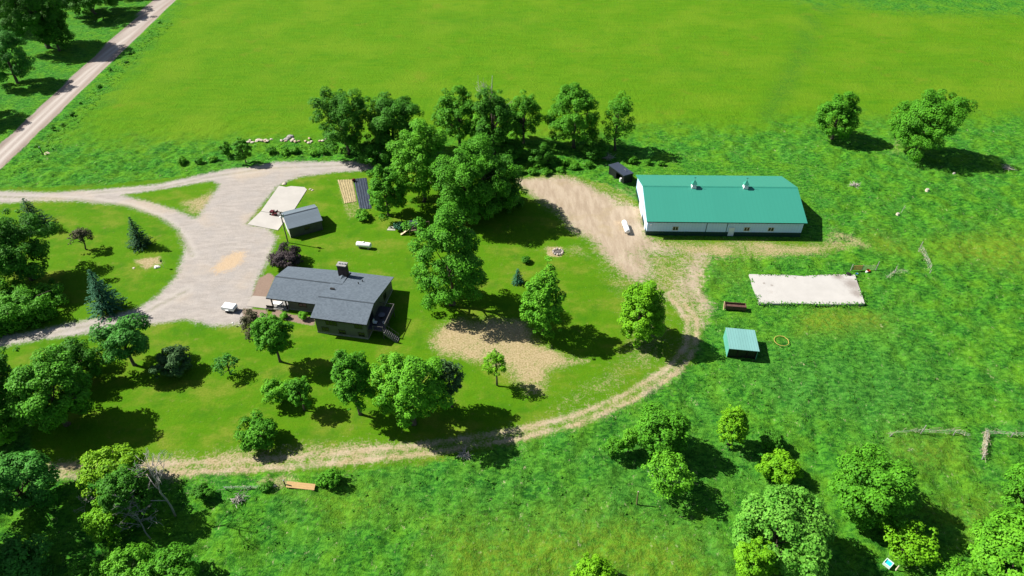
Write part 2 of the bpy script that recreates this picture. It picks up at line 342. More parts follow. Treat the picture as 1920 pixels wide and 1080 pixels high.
drt = gm.mix(gm.sm(rt, .32, .68), (.262, .208, .148), (.372, .310, .232)); drt = gm.mix(gm.sm(n8, .3, .8, 0, .5), drt, (.32, .245, .175)); drt = gm.mix(gm.sm(nm, .5, .7, 0, .5), drt, (.27, .215, .12))
stw = gm.mix(gm.sm(nf, .3, .7), (.23, .18, .085), (.39, .315, .19)); stw = gm.mix(gm.sm(ns, .52, .75, 0, .6), stw, (.14, .15, .035))
mlc = gm.mix(nf, (.16, .11, .085), (.27, .20, .155))
def edge(a, n, k=.9, lo=.36, hi=.64): return gm.sm(gm.math('ADD', a, gm.math('MULTIPLY', gm.math('SUBTRACT', n, .5), k)), lo, hi)
nx_ = gm.math('ADD', gm.math('MULTIPLY', ns, .5), gm.math('MULTIPLY', nf, .5))
mx_ = gm.math('MAXIMUM', gm.math('MAXIMUM', A['lawn'], A['gravel']), gm.math('MAXIMUM', A['road'], A['dirt']))
c = gm.mix(edge(A['lawn'], ns, 1.2, .3, .7), pas, law)
c = gm.mix(edge(A['field'], nm, 1.0, .1, .9), c, fld)
c = gm.mix(edge(A['straw'], nx_, 2.0, .22, .78), c, stw)
c = gm.mix(edge(A['track'], nx_, 2.0, .2, .8), c, gm.mix(gm.sm(nm, .3, .7), gm.mix(.4, drt, (.42, .345, .25)), stw))
c = gm.mix(edge(A['dirt'], nx_, 2.0, .25, .75), c, drt)
c = gm.mix(edge(A['gravel'], nx_, 1.9, .25, .75), c, grv)
c = gm.mix(edge(A['patch'], nx_, 2.2, .2, .8), c, gm.mix(gm.sm(n8, .3, .7), (.33, .24, .15), (.46, .36, .25)))
c = gm.mix(edge(A['road'], nf, .5), c, rod)
c = gm.mix(edge(A['mulch'], nf, .6), c, mlc)
gm.col(c); gm.rough(.95, .05); gm.bump(gm.math('MULTIPLY', gm.math('ADD', ns, gm.math('MULTIPLY', nf, .6)), gm.math('SUBTRACT', 1.0, gm.math('MULTIPLY', mx_, .8))), .8, .5)
GM = gm.m
def sheet(name, keep=None, dz=0.0):
    ny, nx = GX.shape; idx = np.arange(nx*ny).reshape(ny, nx)
    Q = np.stack([idx[:-1, :-1], idx[:-1, 1:], idx[1:, 1:], idx[1:, :-1]], -1).reshape(-1, 4)
    if keep is not None:
        Q = Q[keep[Q].mean(1) > .5]; used, inv = np.unique(Q, return_inverse=True); Q = inv.reshape(-1, 4)
    else: used = np.arange(nx*ny)
    me = mesh_np(name, np.stack([gx[used], gy[used], gz[used]+dz], 1), Q)
    for k in NAMES:
        a = me.attributes.new('m_'+k, 'FLOAT', 'POINT'); a.data.foreach_set('value', M[k][used].astype(np.float32))
    me.polygons.foreach_set('use_smooth', np.ones(len(Q), bool))
    o = link(name, me, GM); o['kind'] = 'structure'; return o
sheet('ground')
sheet('hay_field', M['field'], .004)
sheet('lawn', M['lawn']*(M['gravel'] < .5)*(M['dirt'] < .5)*(M['trackarea'] < .5), .008)
sheet('farm_track', M['trackarea'], .012)
sheet('dirt_yard', M['dirt'], .016)
sheet('gravel_driveway', M['gravel'], .020)
sheet('country_road', M['road'], .024)
def gh(x, y):
    i = int(np.clip(np.searchsorted(XS, x), 1, len(XS)-1)); j = int(np.clip(np.searchsorted(YS, y), 1, len(YS)-1))
    return float(gz[j*len(XS)+i])
def gw(key, x, y):
    i = np.clip(np.searchsorted(XS, x), 1, len(XS)-1); j = np.clip(np.searchsorted(YS, y), 1, len(YS)-1)
    return M[key][j*len(XS)+i]

# weeds and long grass over the rough ground: uncountable
def leafquads(C, N, s, rng, asp=.6, fold=.18, T=None):
    n = len(C); N = N/(np.linalg.norm(N, axis=1, keepdims=True)+1e-9)
    if T is None: T = rng.normal(size=(n, 3))
    T = T-N*(T*N).sum(1, keepdims=True); T /= np.linalg.norm(T, axis=1, keepdims=True)+1e-9
    B = np.cross(N, T); s = np.broadcast_to(np.asarray(s, float).reshape(-1, 1), (n, 1))
    V = np.stack([C+T*s, C+B*s*asp-N*s*fold, C-T*s*.9, C-B*s*asp-N*s*fold], 1).reshape(-1, 3)
    return V, np.arange(n*4).reshape(-1, 4)
def weeds(name, n, test, mat, hmin, hmax, seed, label, x0=-110, x1=110, y0=42, y1=150):
    rng = np.random.default_rng(seed)
    x = rng.uniform(x0, x1, n); y = rng.uniform(y0, y1, n)
    k = test(x, y); k &= fbm(x, y, .09, 3, seed) > .38; x, y = x[k], y[k]; m = 5
    h = rng.uniform(hmin, hmax, len(x))
    i = np.clip(np.searchsorted(XS, x), 1, len(XS)-1); j = np.clip(np.searchsorted(YS, y), 1, len(YS)-1); z = gz[j*len(XS)+i]
    x, y, h, z = (np.repeat(q, m) for q in (x, y, h, z))
    C = np.stack([x+rng.normal(size=len(x))*h*.45, y+rng.normal(size=len(x))*h*.45, z+h*rng.uniform(.2, .75, len(x))], 1)
    N = rng.normal(size=C.shape)*.6; N[:, 2] = np.abs(N[:, 2])+.9
    V, Q = leafquads(C, N, h*.55, rng, .5)
    o = link(name, mesh_np(name, V, Q), mat); tag(o, label, 'weeds', kind='stuff')
rough_ok = lambda x, y: (gw('lawn', x, y) < .3) & (gw('field', x, y) < .35) & (gw('gravel', x, y) < .2) & (gw('road', x, y) < .1) & (gw('dirt', x, y) < .2) & (gw('track', x, y) < .2) & ~((x > 46) & (x < 68) & (y > 95.5) & (y < 106)) & ~((x > 27.5) & (x < 63) & (y > 116) & (y < 138))
weeds('long_grass', 9000, lambda x, y: rough_ok(x, y) & (gw('olive', x, y) < .5), leafmat('blade_green', (.050, .19, .012), (.095, .28, .022), .4), .10, .38, 21, 'long green weeds and grass tufts over the rough pasture')

# ------------------------------------------------------------------ trees
def pxgeom(x0, y0, x1, y1, k, base_y=None):
    if .08 < k < .45: k -= .2
    cx, cy = (x0+x1)/2, (y0+y1)/2; w, h = x1-x0, y1-y0
    phi = TH+math.atan2(cy-540, F); zc = 4.0
    for _ in range(6):
        g = G(cx, cy, zc); dep = g[1]*cos(TH)+(H-zc)*sin(TH); mpp = dep/F
        r = w*mpp/2; e = h*mpp/2*cos(math.atan2(abs(cy-540), F))
        hz = sqrt(max(e*e-(r*sin(phi))**2, (.42*r)**2))/max(cos(phi), .55); hz = min(hz, 2.4*r)
        zc = hz*(1+k)
    return (g[0], g[1]), r, hz, zc
def limb(mb, a, b, r0, r1, rng, seg=4, n=6, bow=.12):
    a, b = np.array(a, float), np.array(b, float); L = np.linalg.norm(b-a); off = rng.normal(size=3)*L*bow
    pts = [a+(b-a)*t+off*sin(pi*t)*.6+np.array((0, 0, L*.08*sin(pi*t))) for t in np.linspace(0, 1, seg+1)]
    mb.tube(pts, list(np.linspace(r0, r1, seg+1)), n)
TREES = {}
def tree(box, k, colr, label, name='tree', cat='tree', group=None, dens=1.0, seed=None, bark=None, lean=(0, 0), fill=1.0, leaf=1.0, egg=0.0, trunkshow=True, sq=1.0, clump=.205):
    (x, y), r, hz, zc = pxgeom(*box, k); r *= 1.0; hz *= 1.0
    rng = np.random.default_rng(seed if seed is not None else int(abs(box[0]*13+box[1]*7+box[3]*3))+1)
    t = thing(name, label, cat, (x, y, 0), 0, group)
    rc0 = min(max(clump*r, .40), 1.7); ls = min(.115+.018*r, .215)*leaf
    area = 4*pi*(.78*r)*(.78*(r+hz)/2)
    n = int(max(9, 2.1*area/(pi*rc0*rc0)*fill))
    D = rng.normal(size=(n, 3)); D /= np.linalg.norm(D, axis=1, keepdims=True)
    D[:, 2] = np.where(D[:, 2] < -.8, -D[:, 2]*.6, D[:, 2])
    rad = rng.uniform(.35, 1, n)**.45*(1-rc0/r*.55)*np.where(rng.random(n) < .14, 1.07, 1); rad *= .66+.58*vnoise(D[:, 0]*2.1+9+k*5, D[:, 1]*2.1+D[:, 2]*1.7+5, int(box[0]) & 255)
    hzr = rad*D[:, 2]; wide = 1-egg*hzr
    Cc = np.stack([D[:, 0]*rad*r*wide, D[:, 1]*rad*r*wide, zc+hzr*hz], 1)
    Cc[:, 0] += lean[0]*(hzr)*r; Cc[:, 1] += lean[1]*hzr*r
    rc = rc0*rng.uniform(.55, 1.3, n); spr = rng.random(n) < .22; rc = np.where(spr, rc*.6, rc); Cc[spr] += (Cc[spr]-np.array((0, 0, zc)))*.12
    Cc[:, 2] = np.maximum(Cc[:, 2], rc*.45)
    cnt = np.maximum(6, (dens*1.0*4*pi*rc**2/(1.2*ls*ls)*.55).astype(int)); idx = np.repeat(np.arange(n), cnt)
    d = rng.normal(size=(len(idx), 3)); d /= np.linalg.norm(d, axis=1, keepdims=True)
    d[:, 2] = np.where(rng.random(len(d)) < .45, np.abs(d[:, 2]), d[:, 2])
    rr = rng.uniform(.45, 1.05, len(d))**.6
    P = Cc[idx]+d*(rc[idx]*rr)[:, None]*np.array((1, 1, .8)); P[:, 2] = np.maximum(P[:, 2], .08)
    out = (Cc[idx]-np.array((0, 0, zc-hz*.4))); out /= np.linalg.norm(out, axis=1, keepdims=True)+1e-9
    N = d*.9+out*.55+np.array((-.12, .03, .45))+rng.normal(size=d.shape)*.42
    V, Q = leafquads(P, N, ls*rng.uniform(.7, 1.25, len(P)), rng)
    link('crown', mesh_np('crown', V, Q), LEAF[colr], t)
    mb = MB(); tr = max(.07, .045*r+.012*zc); zt = zc+hz*.3
    top = np.array((lean[0]*r*.3, lean[1]*r*.3, zt))
    pts = [(rng.normal()*tr*.5*(z > 0)+top[0]*z, rng.normal()*tr*.5*(z > 0)+top[1]*z, zt*z-.15*(z == 0)) for z in (0, .04, .3, .65, 1)]
    mb.tube(pts, [tr*1.5, tr*1.05, tr*.85, tr*.6, tr*.2], 8)
    for i in range(0, n, max(1, n//14)):
        z0 = min(max(Cc[i, 2]*.6, .12*zt), zt*.9); f = z0/zt
        limb(mb, (top[0]*f, top[1]*f, z0), Cc[i], tr*.45*(1-.5*f), tr*.08, rng)
    mb.build('trunk', bark or BARK, t, True)
    return t
def conifer(box, colr, label, name='spruce_tree', group=None, k=.04):
    (x, y), r, hz, zc = pxgeom(*box, k); h = zc+hz; r *= 1.0
    rng = np.random.default_rng(int(box[0]+box[1])+3)
    t = thing(name, label, 'spruce', (x, y, 0), 0, group)
    PP, NN, TT = [], [], []
    lv = max(7, int(h/.42))
    for i in range(lv):
        f = (i+.3)/lv; z = h*(.07+.92*f); L = r*(1-f)**.85*rng.uniform(.85, 1.12)+.08; nb = max(5, int(15*(1-f)+4)); a0 = rng.uniform(0, 6)
        for j in range(nb):
            a = a0+2*pi*j/nb+rng.normal()*.15; Lb = L*rng.uniform(.75, 1.12); m = max(4, int(Lb/.11))
            u = rng.uniform(.18, 1, m); sw = rng.normal(size=m)*.13*(Lb*.5+.3)*(1.1-u)
            px = np.stack([cos(a)*u*Lb-sin(a)*sw, sin(a)*u*Lb+cos(a)*sw, z-.32*Lb*u+.14*Lb*u*u+rng.normal(size=m)*.05], 1)
            PP.append(px); NN.append(np.tile((cos(a)*.35, sin(a)*.35, .9), (m, 1))+rng.normal(size=(m, 3))*.3); TT.append(np.tile((cos(a), sin(a), -.25), (m, 1))+rng.normal(size=(m, 3))*.35)
    V, Q = leafquads(np.concatenate(PP), np.concatenate(NN), .2, rng, .42, .2, np.concatenate(TT))
    link('crown', mesh_np('crown', V, Q), LEAF[colr], t)
    mb = MB(); mb.tube([(0, 0, -.1), (0, 0, h*.5), (0, 0, h*.97)], [.04*r+.07, .03*r+.04, .012], 8); mb.build('trunk', BARK, t, True)
    return t
def deadtree(loc, h, tilt, label, seed, name='dead_tree', spread=.5, cat='tree', nb=8, r0=None, depth=3):
    rng = np.random.default_rng(seed); t = thing(name, label, cat, loc); T = MB(); B = MB()
    r0 = r0 or h*.015; axis = np.array((*tilt, 1.0)); axis /= np.linalg.norm(axis)
    P = [axis*h*f+rng.normal(size=3)*h*.008*(f > 0)-np.array((0, 0, .2))*(f == 0) for f in np.linspace(0, 1, 7)]
    T.tube(P, list(np.linspace(r0, r0*.2, 7)), 8)
    def grow(a, d, L, r, lev):
        d = d/np.linalg.norm(d); b = a+d*L; b[2] = max(b[2], .08); mid = (a+b)/2+rng.normal(size=3)*L*.09
        B.tube([a, mid, b], [r, max(.022, r*.75), max(.018, r*.5)], 5)
        if lev:
            for _ in range(rng.integers(2, 4)):
                f = rng.uniform(.35, 1); grow(a+(b-a)*f, d+rng.normal(size=3)*.62, L*rng.uniform(.4, .68), max(.026, r*.6), lev-1)
    for i in range(nb):
        f = rng.uniform(.3, .97); a = axis*h*f; q = rng.normal(size=3); q[2] = abs(q[2])*.5+.25
        grow(a, q*spread+axis*.25, h*rng.uniform(.2, .4)*(1.2-f*.6), max(.05, r0*.55*(1.2-f)), depth-1)
    T.build('trunk', DEADWOOD, t, True); B.build('branches', DEADWOOD, t, True)
    return t

W1 = 'trees beyond the country road'
tree((-5, -70, 120, 92), .25, 'deep', 'large dark tree beyond the country road, its full crown cut by the top edge', group=W1)
tree((-35, 52, 54, 160), .2, 'teal', 'lighter drooping tree left of the road, below the dark crowns in the corner', group=W1)
tree((100, -62, 222, 28), .3, 'deep', 'dark tree at the top edge beside the road, nearest the road', group=W1)
tree((-130, -50, 8, 62), .25, 'deep', 'dark tree in the far top left corner beyond the road', group=W1)
tree((-135, 110, -28, 225), .25, 'mid', 'tree standing just outside the left edge whose shadow falls by the road', group=W1)
tree((60, 18, 132, 100), .15, 'deep', 'smaller dark tree in front of the corner wood, casting shadow on the road', group=W1)
tree((-60, -100, 90, 0), .25, 'mid', 'tree at the back of the corner wood, almost out of the picture', group=W1)
tree((170, -95, 265, -12), .2, 'deep', 'tree by the road above the top edge, only its shadow reaching in', group=W1)

conifer((22, 364, 92, 432), 'spruce', 'dark spruce by the driveway at the left edge')
conifer((148, 498, 220, 586), 'bluespruce', 'teal spruce on the island where the two driveways curve')
conifer((228, 402, 278, 464), 'spruce', 'green spruce standing alone in the middle of the island lawn')
tree((128, 422, 172, 460), .9, 'brown', 'small brownish tree with a bare trunk on the island lawn', dens=.6, fill=.7)
tree((-45, 385, 99, 545), -.1, 'deep', 'large dark green tree at the left edge beside the island lawn')
tree((-50, 530, 104, 622), -.6, 'mid', 'broad mid green tree overhanging the lower driveway at the left edge')
tree((10, 650, 166, 822), .2, 'mid', 'big bushy green tree west of the lawn casting the widest shadow')
tree((82, 628, 190, 730), .1, 'deep', 'dark tree half hidden behind the big bushy western tree')
tree((-70, 640, 40, 790), .15, 'deep', 'dark tree at the left edge behind the big bushy western tree')
tree((-40, 775, 40, 840), .05, 'bright', 'light green leafy tree low at the left edge by the track end')
tree((178, 586, 278, 684), .5, 'teal', 'rounded soft green tree just below the lower driveway')
tree((285, 645, 358, 708), .35, 'grey', 'grey green tree on the west lawn beside the rounded soft green tree')
tree((396, 662, 454, 702), .6, 'teal', 'thin sparse young tree on the west lawn with a see-through crown', dens=.4, fill=.55)
tree((472, 583, 546, 665), .75, 'mid', 'dense round tree by the house front with its trunk showing', dens=1.3)
tree((447, 578, 494, 642), .05, 'brown', 'brownish grey open shrub at the end of the parking gravel', name='shrub', cat='shrub', dens=.6, fill=.8)
tree((502, 457, 568, 506), .05, 'purple', 'dark purple leaved shrub behind the house roof by the driveway', name='shrub', cat='shrub')
tree((488, 706, 552, 758), .6, 'bright', 'pale green lawn tree with two lobed crown, left lobe lower', leaf=.9)
tree((536, 704, 586, 764), .5, 'mid', 'small green tree close behind the pale two lobed lawn tree')
tree((440, 771, 525, 848), .35, 'mid', 'round bright topped tree alone on the lawn just above the track')
tree((616, 645, 707, 778), .4, 'mid', 'tall green tree below the house deck, left of the largest lawn tree', egg=.2)
tree((694, 646, 839, 806), .42, 'bright', 'largest lawn tree, bright and feathery, below the house deck', egg=.1)
tree((816, 668, 870, 752), .5, 'grey', 'dark grey green narrow tree right of the largest lawn tree', dens=.7)
tree((904, 648, 957, 716), .45, 'lime', 'thin young tree alone on the straw coloured patch', dens=.5, fill=.6)
tree((768, 386, 914, 592), -.05, 'mid', 'tallest tree in the yard centre, broad and deep green, east of the house', egg=.15, seed=84, fill=1.15)
tree((976, 496, 1062, 640), .12, 'bright', 'upright full tree at the edge of the straw coloured patch', egg=.1)
tree((1154, 520, 1251, 650), .12, 'lime', 'oval yellow green tree beside the dirt track bend', egg=.15, dens=1.3)
conifer((958, 500, 984, 532), 'bluespruce', 'small blue spruce in shade between the two yard trees')
tree((976, 479, 996, 495), .02, 'deep', 'tiny dark shrub on the lawn below the fire ring', name='shrub', cat='shrub')
tree((684, 302, 761, 412), .18, 'mid', 'open green tree beside the black garden bed')
tree((732, 220, 844, 392), .12, 'bright', 'tall light green tree left in the central clump')
tree((806, 264, 962, 440), -.25, 'mid', 'wide dome shaped tree in front of the central clump', dens=1.1)
tree((896, 286, 986, 410), -.3, 'deep', 'dark tree on the east side of the central clump beside the dirt yard')
W2 = 'tree row along the hay field'
tree((592, 159, 694, 300), .12, 'deep', 'westernmost dark tree of the hay field row, by the driveway end', group=W2)
tree((676, 160, 793, 285), .22, 'deep', 'broad dark tree, second from the west in the hay field row', group=W2)
tree((816, 164, 904, 276), .25, 'mid', 'rounded tree in the hay field row just left of the bare dead top', group=W2)
tree((884, 153, 966, 300), .12, 'deep', 'dark tree of the hay field row with a bare dead tree standing in it', group=W2)
tree((880, 195, 930, 290), .12, 'bright', 'light leaved slender tree in front of the middle of the hay field row', group=W2)
tree((946, 164, 1018, 268), .3, 'mid', 'airy tree in the hay field row right of the bare dead top', dens=.7, fill=.8, group=W2)
tree((948, 205, 990, 266), .1, 'bright', 'pale green low tree at the foot of the airy row tree', group=W2)
tree((1030, 154, 1128, 284), .14, 'mid', 'pointed full tree standing apart, second from the east in the hay field row', egg=.25, group=W2)
tree((1128, 160, 1190, 290), .1, 'mid', 'thin columnar tree with gaps, easternmost of the hay field row', dens=.6, fill=.7, egg=.1, group=W2)
deadtree((*G(926, 268)[:2], 0), 18, (.0, .03), 'bare dead tree rising pale above the hay field tree row', 5, nb=9)
W3 = 'undergrowth below the hay field row'
for i, (b, lab) in enumerate((((930, 262, 985, 305), 'dark bush under the bare dead tree of the row'), ((985, 262, 1040, 312), 'dark bush between the airy and pointed row trees'),
                              ((1085, 262, 1140, 298), 'bush filling the gap right of the pointed row tree'), ((660, 268, 740, 302), 'dark bush at the driveway end beneath the western row trees'))):
    tree(b, .0, 'deep', lab, name='bush', cat='bush', group=W3)
for i, (px, py, w_) in enumerate(((972, 318, 30), (998, 322, 26), (1024, 322, 28), (1050, 318, 24), (1078, 312, 26), (1104, 308, 22), (1186, 300, 28), (1214, 304, 22), (1240, 306, 20), (1010, 310, 26), (1062, 304, 26))):
    tree((px-w_*.4, py-w_*.22, px+w_*.4, py+w_*.18), .0, 'mid', 'low weedy bush along the north edge of the dirt yard' if px < 1150 else 'low weedy bush behind the barn corner', name='bush', cat='bush', group=W3+(' yard edge' if px < 1150 else ' barn corner'), seed=300+i)
tree((1528, 174, 1619, 264), .04, 'mid', 'rounded tree alone in the pasture behind the green roofed barn', name='tree')
tree((1678, 162, 1800, 294), .04, 'mid', 'larger leaning tree alone in the far pasture near the right edge', lean=(.35, 0))
tree((1186, 755, 1297, 872), .15, 'mid', 'tall dark leaved tree in the rough grass below the track bend', seed=31)
tree((1204, 838, 1302, 942), .35, 'bright', 'green tree with pale trunk in front of the tall dark leaved one', dens=.6, fill=.8, bark=PALEBARK)
tree((1350, 755, 1404, 838), .03, 'lime', 'small yellow green tree alone in the rough pasture', egg=.3)
tree((1424, 800, 1476, 850), .02, 'deep', 'dark bush right of the small yellow green pasture tree', name='bush', cat='bush')
tree((1128, 815, 1172, 862), .02, 'mid', 'pale green bush left of the tall dark leaved tree', name='bush', cat='bush', dens=.6)
tree((1165, 800, 1196, 850), .02, 'bright', 'thin green bush touching the tall dark leaved tree', name='bush', cat='bush', dens=.7)
tree((1424, 842, 1506, 908), .15, 'lime', 'yellowish topped tree behind the silvery tree at the bottom')
tree((1366, 892, 1556, 1100), .12, 'silver', 'large silvery leaved tree at the bottom edge', seed=12, clump=.22)
tree((1380, 1000, 1450, 1110), .05, 'lime', 'lime green bush under the silvery tree at the bottom edge', name='bush', cat='bush')
tree((1560, 832, 1722, 1002), .12, 'mid', 'large round green tree right of the silvery tree', dens=1.1)
tree((1652, 962, 1762, 1070), .3, 'lime', 'young lime green tree beside the blue trough', dens=.55, fill=.75)
tree((1812, 945, 1990, 1130), .1, 'bright', 'bright green tree filling the bottom right corner')
tree((1884, 860, 1990, 985), .08, 'mid', 'bright tree cut by the right edge above the corner tree')
tree((1756, 1050, 1840, 1130), .05, 'bright', 'green bush at the bottom edge left of the corner tree', name='bush', cat='bush')
tree((-50, 832, 104, 985), .05, 'teal', 'dark bluish green tree at the lower left edge above the corner tree')
tree((-45, 996, 86, 1130), .12, 'teal', 'soft green tree in the bottom left corner')
tree((152, 826, 286, 945), .25, 'yellow', 'bright yellow green tree over the west end of the track', dens=.8, fill=.85)
tree((190, 872, 285, 985), .05, 'deep', 'darker green tree right behind the bright yellow green one')
tree((154, 925, 246, 1022), .12, 'lime', 'yellow green lower tree in front of the fallen dead branches')
deadtree((*G(328, 966)[:2], 0), 11, (-.02, .03), 'bare dead tree standing beside the yellow green trees', 9, nb=10)
deadtree((*G(284, 1012)[:2], 0), 7.5, (-.35, .35), 'grey dead snag with tangled branches at the bottom left', 14, name='dead_snag', spread=.9, nb=22)
deadtree((*G(158, 962)[:2], 0), 4.0, (.4, .3), 'low grey dead bush in the shade of the lower left trees', 17, name='dead_snag', spread=1.0, nb=9)
for b, lab in (((-215, 800, -62, 1000), 'unseen tall tree added to shade the ground by the yellow green trees'), ((-200, 985, -62, 1150), 'unseen tall tree added to shade the lower left corner'), ((-190, 600, -52, 770), 'unseen tall tree added to shade the ground below the lower driveway')):
    tree(b, .75, 'deep', lab, group='unseen trees added for shade')  # unseen trees, added so their shadows darken the left side
W4 = 'bushes along the bottom edge'
for b, co, lab in (((190, 1030, 285, 1110), 'bright', 'left bush of the bottom edge thicket below the dead snag'), ((262, 1038, 372, 1120), 'mid', 'right bush of the bottom edge thicket below the dead snag'),
                   ((110, 1055, 200, 1120), 'mid', 'low bush at the bottom edge right of the corner tree'), ((1074, 1050, 1152, 1110), 'lime', 'yellow green bush peeping over the bottom edge near the middle')):
    tree(b, .05, co, lab, name='bush', cat='bush', group=W4)
W5 = 'ditch shrubs by the upper driveway'
tree((438, 256, 471, 306), .02, 'mid', 'upright dark shrub at the upper driveway with a clear shadow', name='shrub', cat='shrub', group=W5, egg=.1)
tree((410, 265, 434, 293), .02, 'mid', 'smaller shrub left of the upright driveway shrub', name='shrub', cat='shrub', group=W5)
for i, (px, py) in enumerate(((508, 282), (534, 285), (552, 281), (588, 286), (606, 283), (398, 298), (371, 302), (340, 300))):
    tree((px-10, py-5, px+10, py+4), .0, 'bright' if i % 2 else 'mid', 'low leafy ditch weed clump between the field stones and the driveway' if i < 5 else 'low weed clump in the ditch left of the upright shrub', name='shrub', cat='shrub', group=W5 if i < 5 else 'weed clumps in the ditch', seed=i+50)
dit = sdist([(470, 270), (620, 268), (640, 292), (500, 296)]); dit2 = sdist([(180, 285), (440, 270), (440, 305), (200, 330)]); dit3 = sdist([(960, 302), (1140, 290), (1140, 318), (1060, 328), (965, 330)]); dit4 = sdist([(1190, 262), (1500, 250), (1500, 320), (1200, 315)])
dit5 = sdist([(5, 335), (40, 308), (338, 8), (352, 14), (150, 222), (70, 312)])
M['ditch'] = mx(.7*soft(dit5+wob*.4, 3),soft(dit, 2), .3*soft(dit2+wob, 4), .9*soft(dit3, 2), .45*soft(dit4+wob, 5))
for nm_, mt_, sd_ in (('ditch_weeds', LEAF['bright'], 61), ('ditch_grass', LEAF['mid'], 62)):
    weeds(nm_, 20000, lambda x, y: (gw('ditch', x, y) > np.random.default_rng(sd_).random(len(x))), mt_, .18, .5, sd_, 'leafy ditch weeds along the hay field edge' if sd_ == 61 else 'darker rank grass among the leafy ditch weeds', -170, 75, 125, 250)
W6 = 'roadside weeds along the field verge'
for i in range(14):
    f = random.random()**.8; px = 50+262*f+random.uniform(-9, 7); py = 300-268*f+random.uniform(-7, 7); q = random.uniform(2.5, 6)
    tree((px-q, py-q*.6, px+q, py+q*.5), .0, 'mid', 'low green weed clump along the field side of the road', name='shrub', cat='shrub', group=W6, seed=i+90)
tree((596, 879, 641, 911), .02, 'mid', 'green bush at the track edge right of the tan gate', name='bush', cat='bush')
tree((524, 583, 541, 598), .0, 'bright', 'clipped round shrub before the porch, left of two', name='shrub', cat='shrub', dens=1.5, leaf=.6)
tree((560, 584, 577, 601), .0, 'bright', 'clipped round shrub before the front wall, right of two', name='shrub', cat='shrub', dens=1.5, leaf=.6)
tree((738, 414, 758, 434), .0, 'bluespruce', 'bluish low shrub beside the playset', name='shrub', cat='shrub')
tree((360, 905, 400, 940), .0, 'deep', 'dark low bush in the rough grass right of the standing dead tree', name='bush', cat='bush')
tree((485, 905, 510, 922), .0, 'deep', 'small dark bush on the wire fence line left of the tan gate', name='bush', cat='bush')
tree((663, 396, 696, 408), .0, 'bright', 'low green plants at the foot of the black garden bed', name='shrub', cat='shrub')
#@OBJECTS@
# ------------------------------------------------------------------ buildings
def WIN(parent, x0, x1, z0, z1, y, panes=2, frame=None, glass=None, out=-1):
    """window on a wall facing local -y (out=-1): frame part with its panes"""
    f = MB(); t = .09; d = .07*out
    a, b = sorted((y, y+d))
    f.box(x0, x1, a, b, z0, z0+t); f.box(x0, x1, a, b, z1-t, z1); f.box(x0, x0+t, a, b, z0+t, z1-t); f.box(x1-t, x1, a, b, z0+t, z1-t)
    w = (x1-x0-t*(panes+1))/panes
    for i in range(1, panes):
        xx = x0+t+i*(w+t)-t; f.box(xx, xx+t, a, b, z0+t, z1-t)
    fo = f.build('window', frame, parent)
    g = MB(); a, b = sorted((y+.004*out, y+d*.45)); g.box(x0+t+.002, x1-t-.002, a, b, z0+t+.002, z1-t-.002); g.build('pane', glass, fo)
    return fo
GLASS = plain('window_glass', (.012, .014, .018), .08, .5, .2, 1)
# --- barn
b0 = G(1213, 415.6, 3.9); BA = radians(-1.0)
barn = thing('pole_barn', 'long white barn with a teal green metal roof and two cupolas', 'barn', (b0[0], b0[1]), BA)
L, D, ez, rz_ = 33.4, 19.0, 3.9, 6.75; i0, j0 = .35, .75
TEAL = ribbed('teal_roof_metal', (.032, .222, .160), .42, .45, .9, .1, .02, 0, .965)
SHADE_WHITE = ribbed('shade_blue_white_siding', (.50, .68, .92), .45, .3, .6, .4, .02, 0, .92)  # white siding; the blue of its skylit shade is put into the colour
GREENM = ribbed('dark_green_siding', (.010, .045, .035), .5, .3, .6, .5, .1, 0, .8)
TRIM = plain('dark_green_trim', (.010, .05, .042), .5, .3, .1)
w = MB(); s_ = (rz_-ez)/(D/2); zt = lambda y: ez+s_*min(y, D-y)-.16
w.prism([(j0, .9), (D-j0, .9), (D-j0, zt(j0)), (D/2, zt(D/2)), (j0, zt(j0))], i0, L-i0, 'x'); w.build('wall', SHADE_WHITE, barn)
w = MB(); w.box(i0-.04, L-i0+.04, j0-.04, D-j0+.04, -.2, .95); w.build('wainscot', GREENM, barn)
for nm, y0, y1 in (('roof', 0, D/2), ('roof', D/2, D)):
    r = MB(); za, zb = ez+s_*min(y0, D-y0), ez+s_*min(y1, D-y1)
    r.slab([(0, y0, za), (L, y0, za), (L, y1, zb), (0, y1, zb)], .12); r.build('roof', TEAL, barn)
r = MB(); r.prism([(D/2-.3, rz_-.07), (D/2, rz_+.05), (D/2+.3, rz_-.07), (D/2, rz_-.02)], -.02, L+.02, 'x'); r.build('ridge_cap', plain('teal_ridge', (.022, .185, .132), .45, .4, .1), barn)
r = MB(); r.box(-.01, L+.01, -.04, -.004, ez-.2, ez+.01); r.build('fascia', TRIM, barn)
fx = lambda f: i0+f*(L-2*i0)
tr_ = MB(); yw = j0
for f in (.383, .514): tr_.box(fx(f)-.06, fx(f)+.06, yw-.09, yw-.045, .1, zt(j0))
tr_.box(fx(.25), fx(.514), yw-.16, yw-.095, zt(j0)-.3, zt(j0)-.12); tr_.build('sliding_door_track', TRIM, barn)
sd = MB(); sd.box(fx(.383)+.065, fx(.514)-.065, yw-.075, yw-.05, .98, zt(j0)-.32); sd.build('sliding_door', SHADE_WHITE, barn)
DW = plain('white_painted_door', (.70, .76, .80), .4, .3, .05)
d_ = MB(); d_.box(fx(.548)-.6, fx(.548)+.6, yw-.10, yw-.05, .02, 2.15); dr = d_.build('door', DW, barn)
k_ = MB(); k_.box(fx(.548)+.38, fx(.548)+.46, yw-.16, yw-.105, 1.0, 1.08); k_.build('handle', TRIM, dr)
CREAM = plain('cream_frame', (.62, .58, .48), .5, .3, .1)
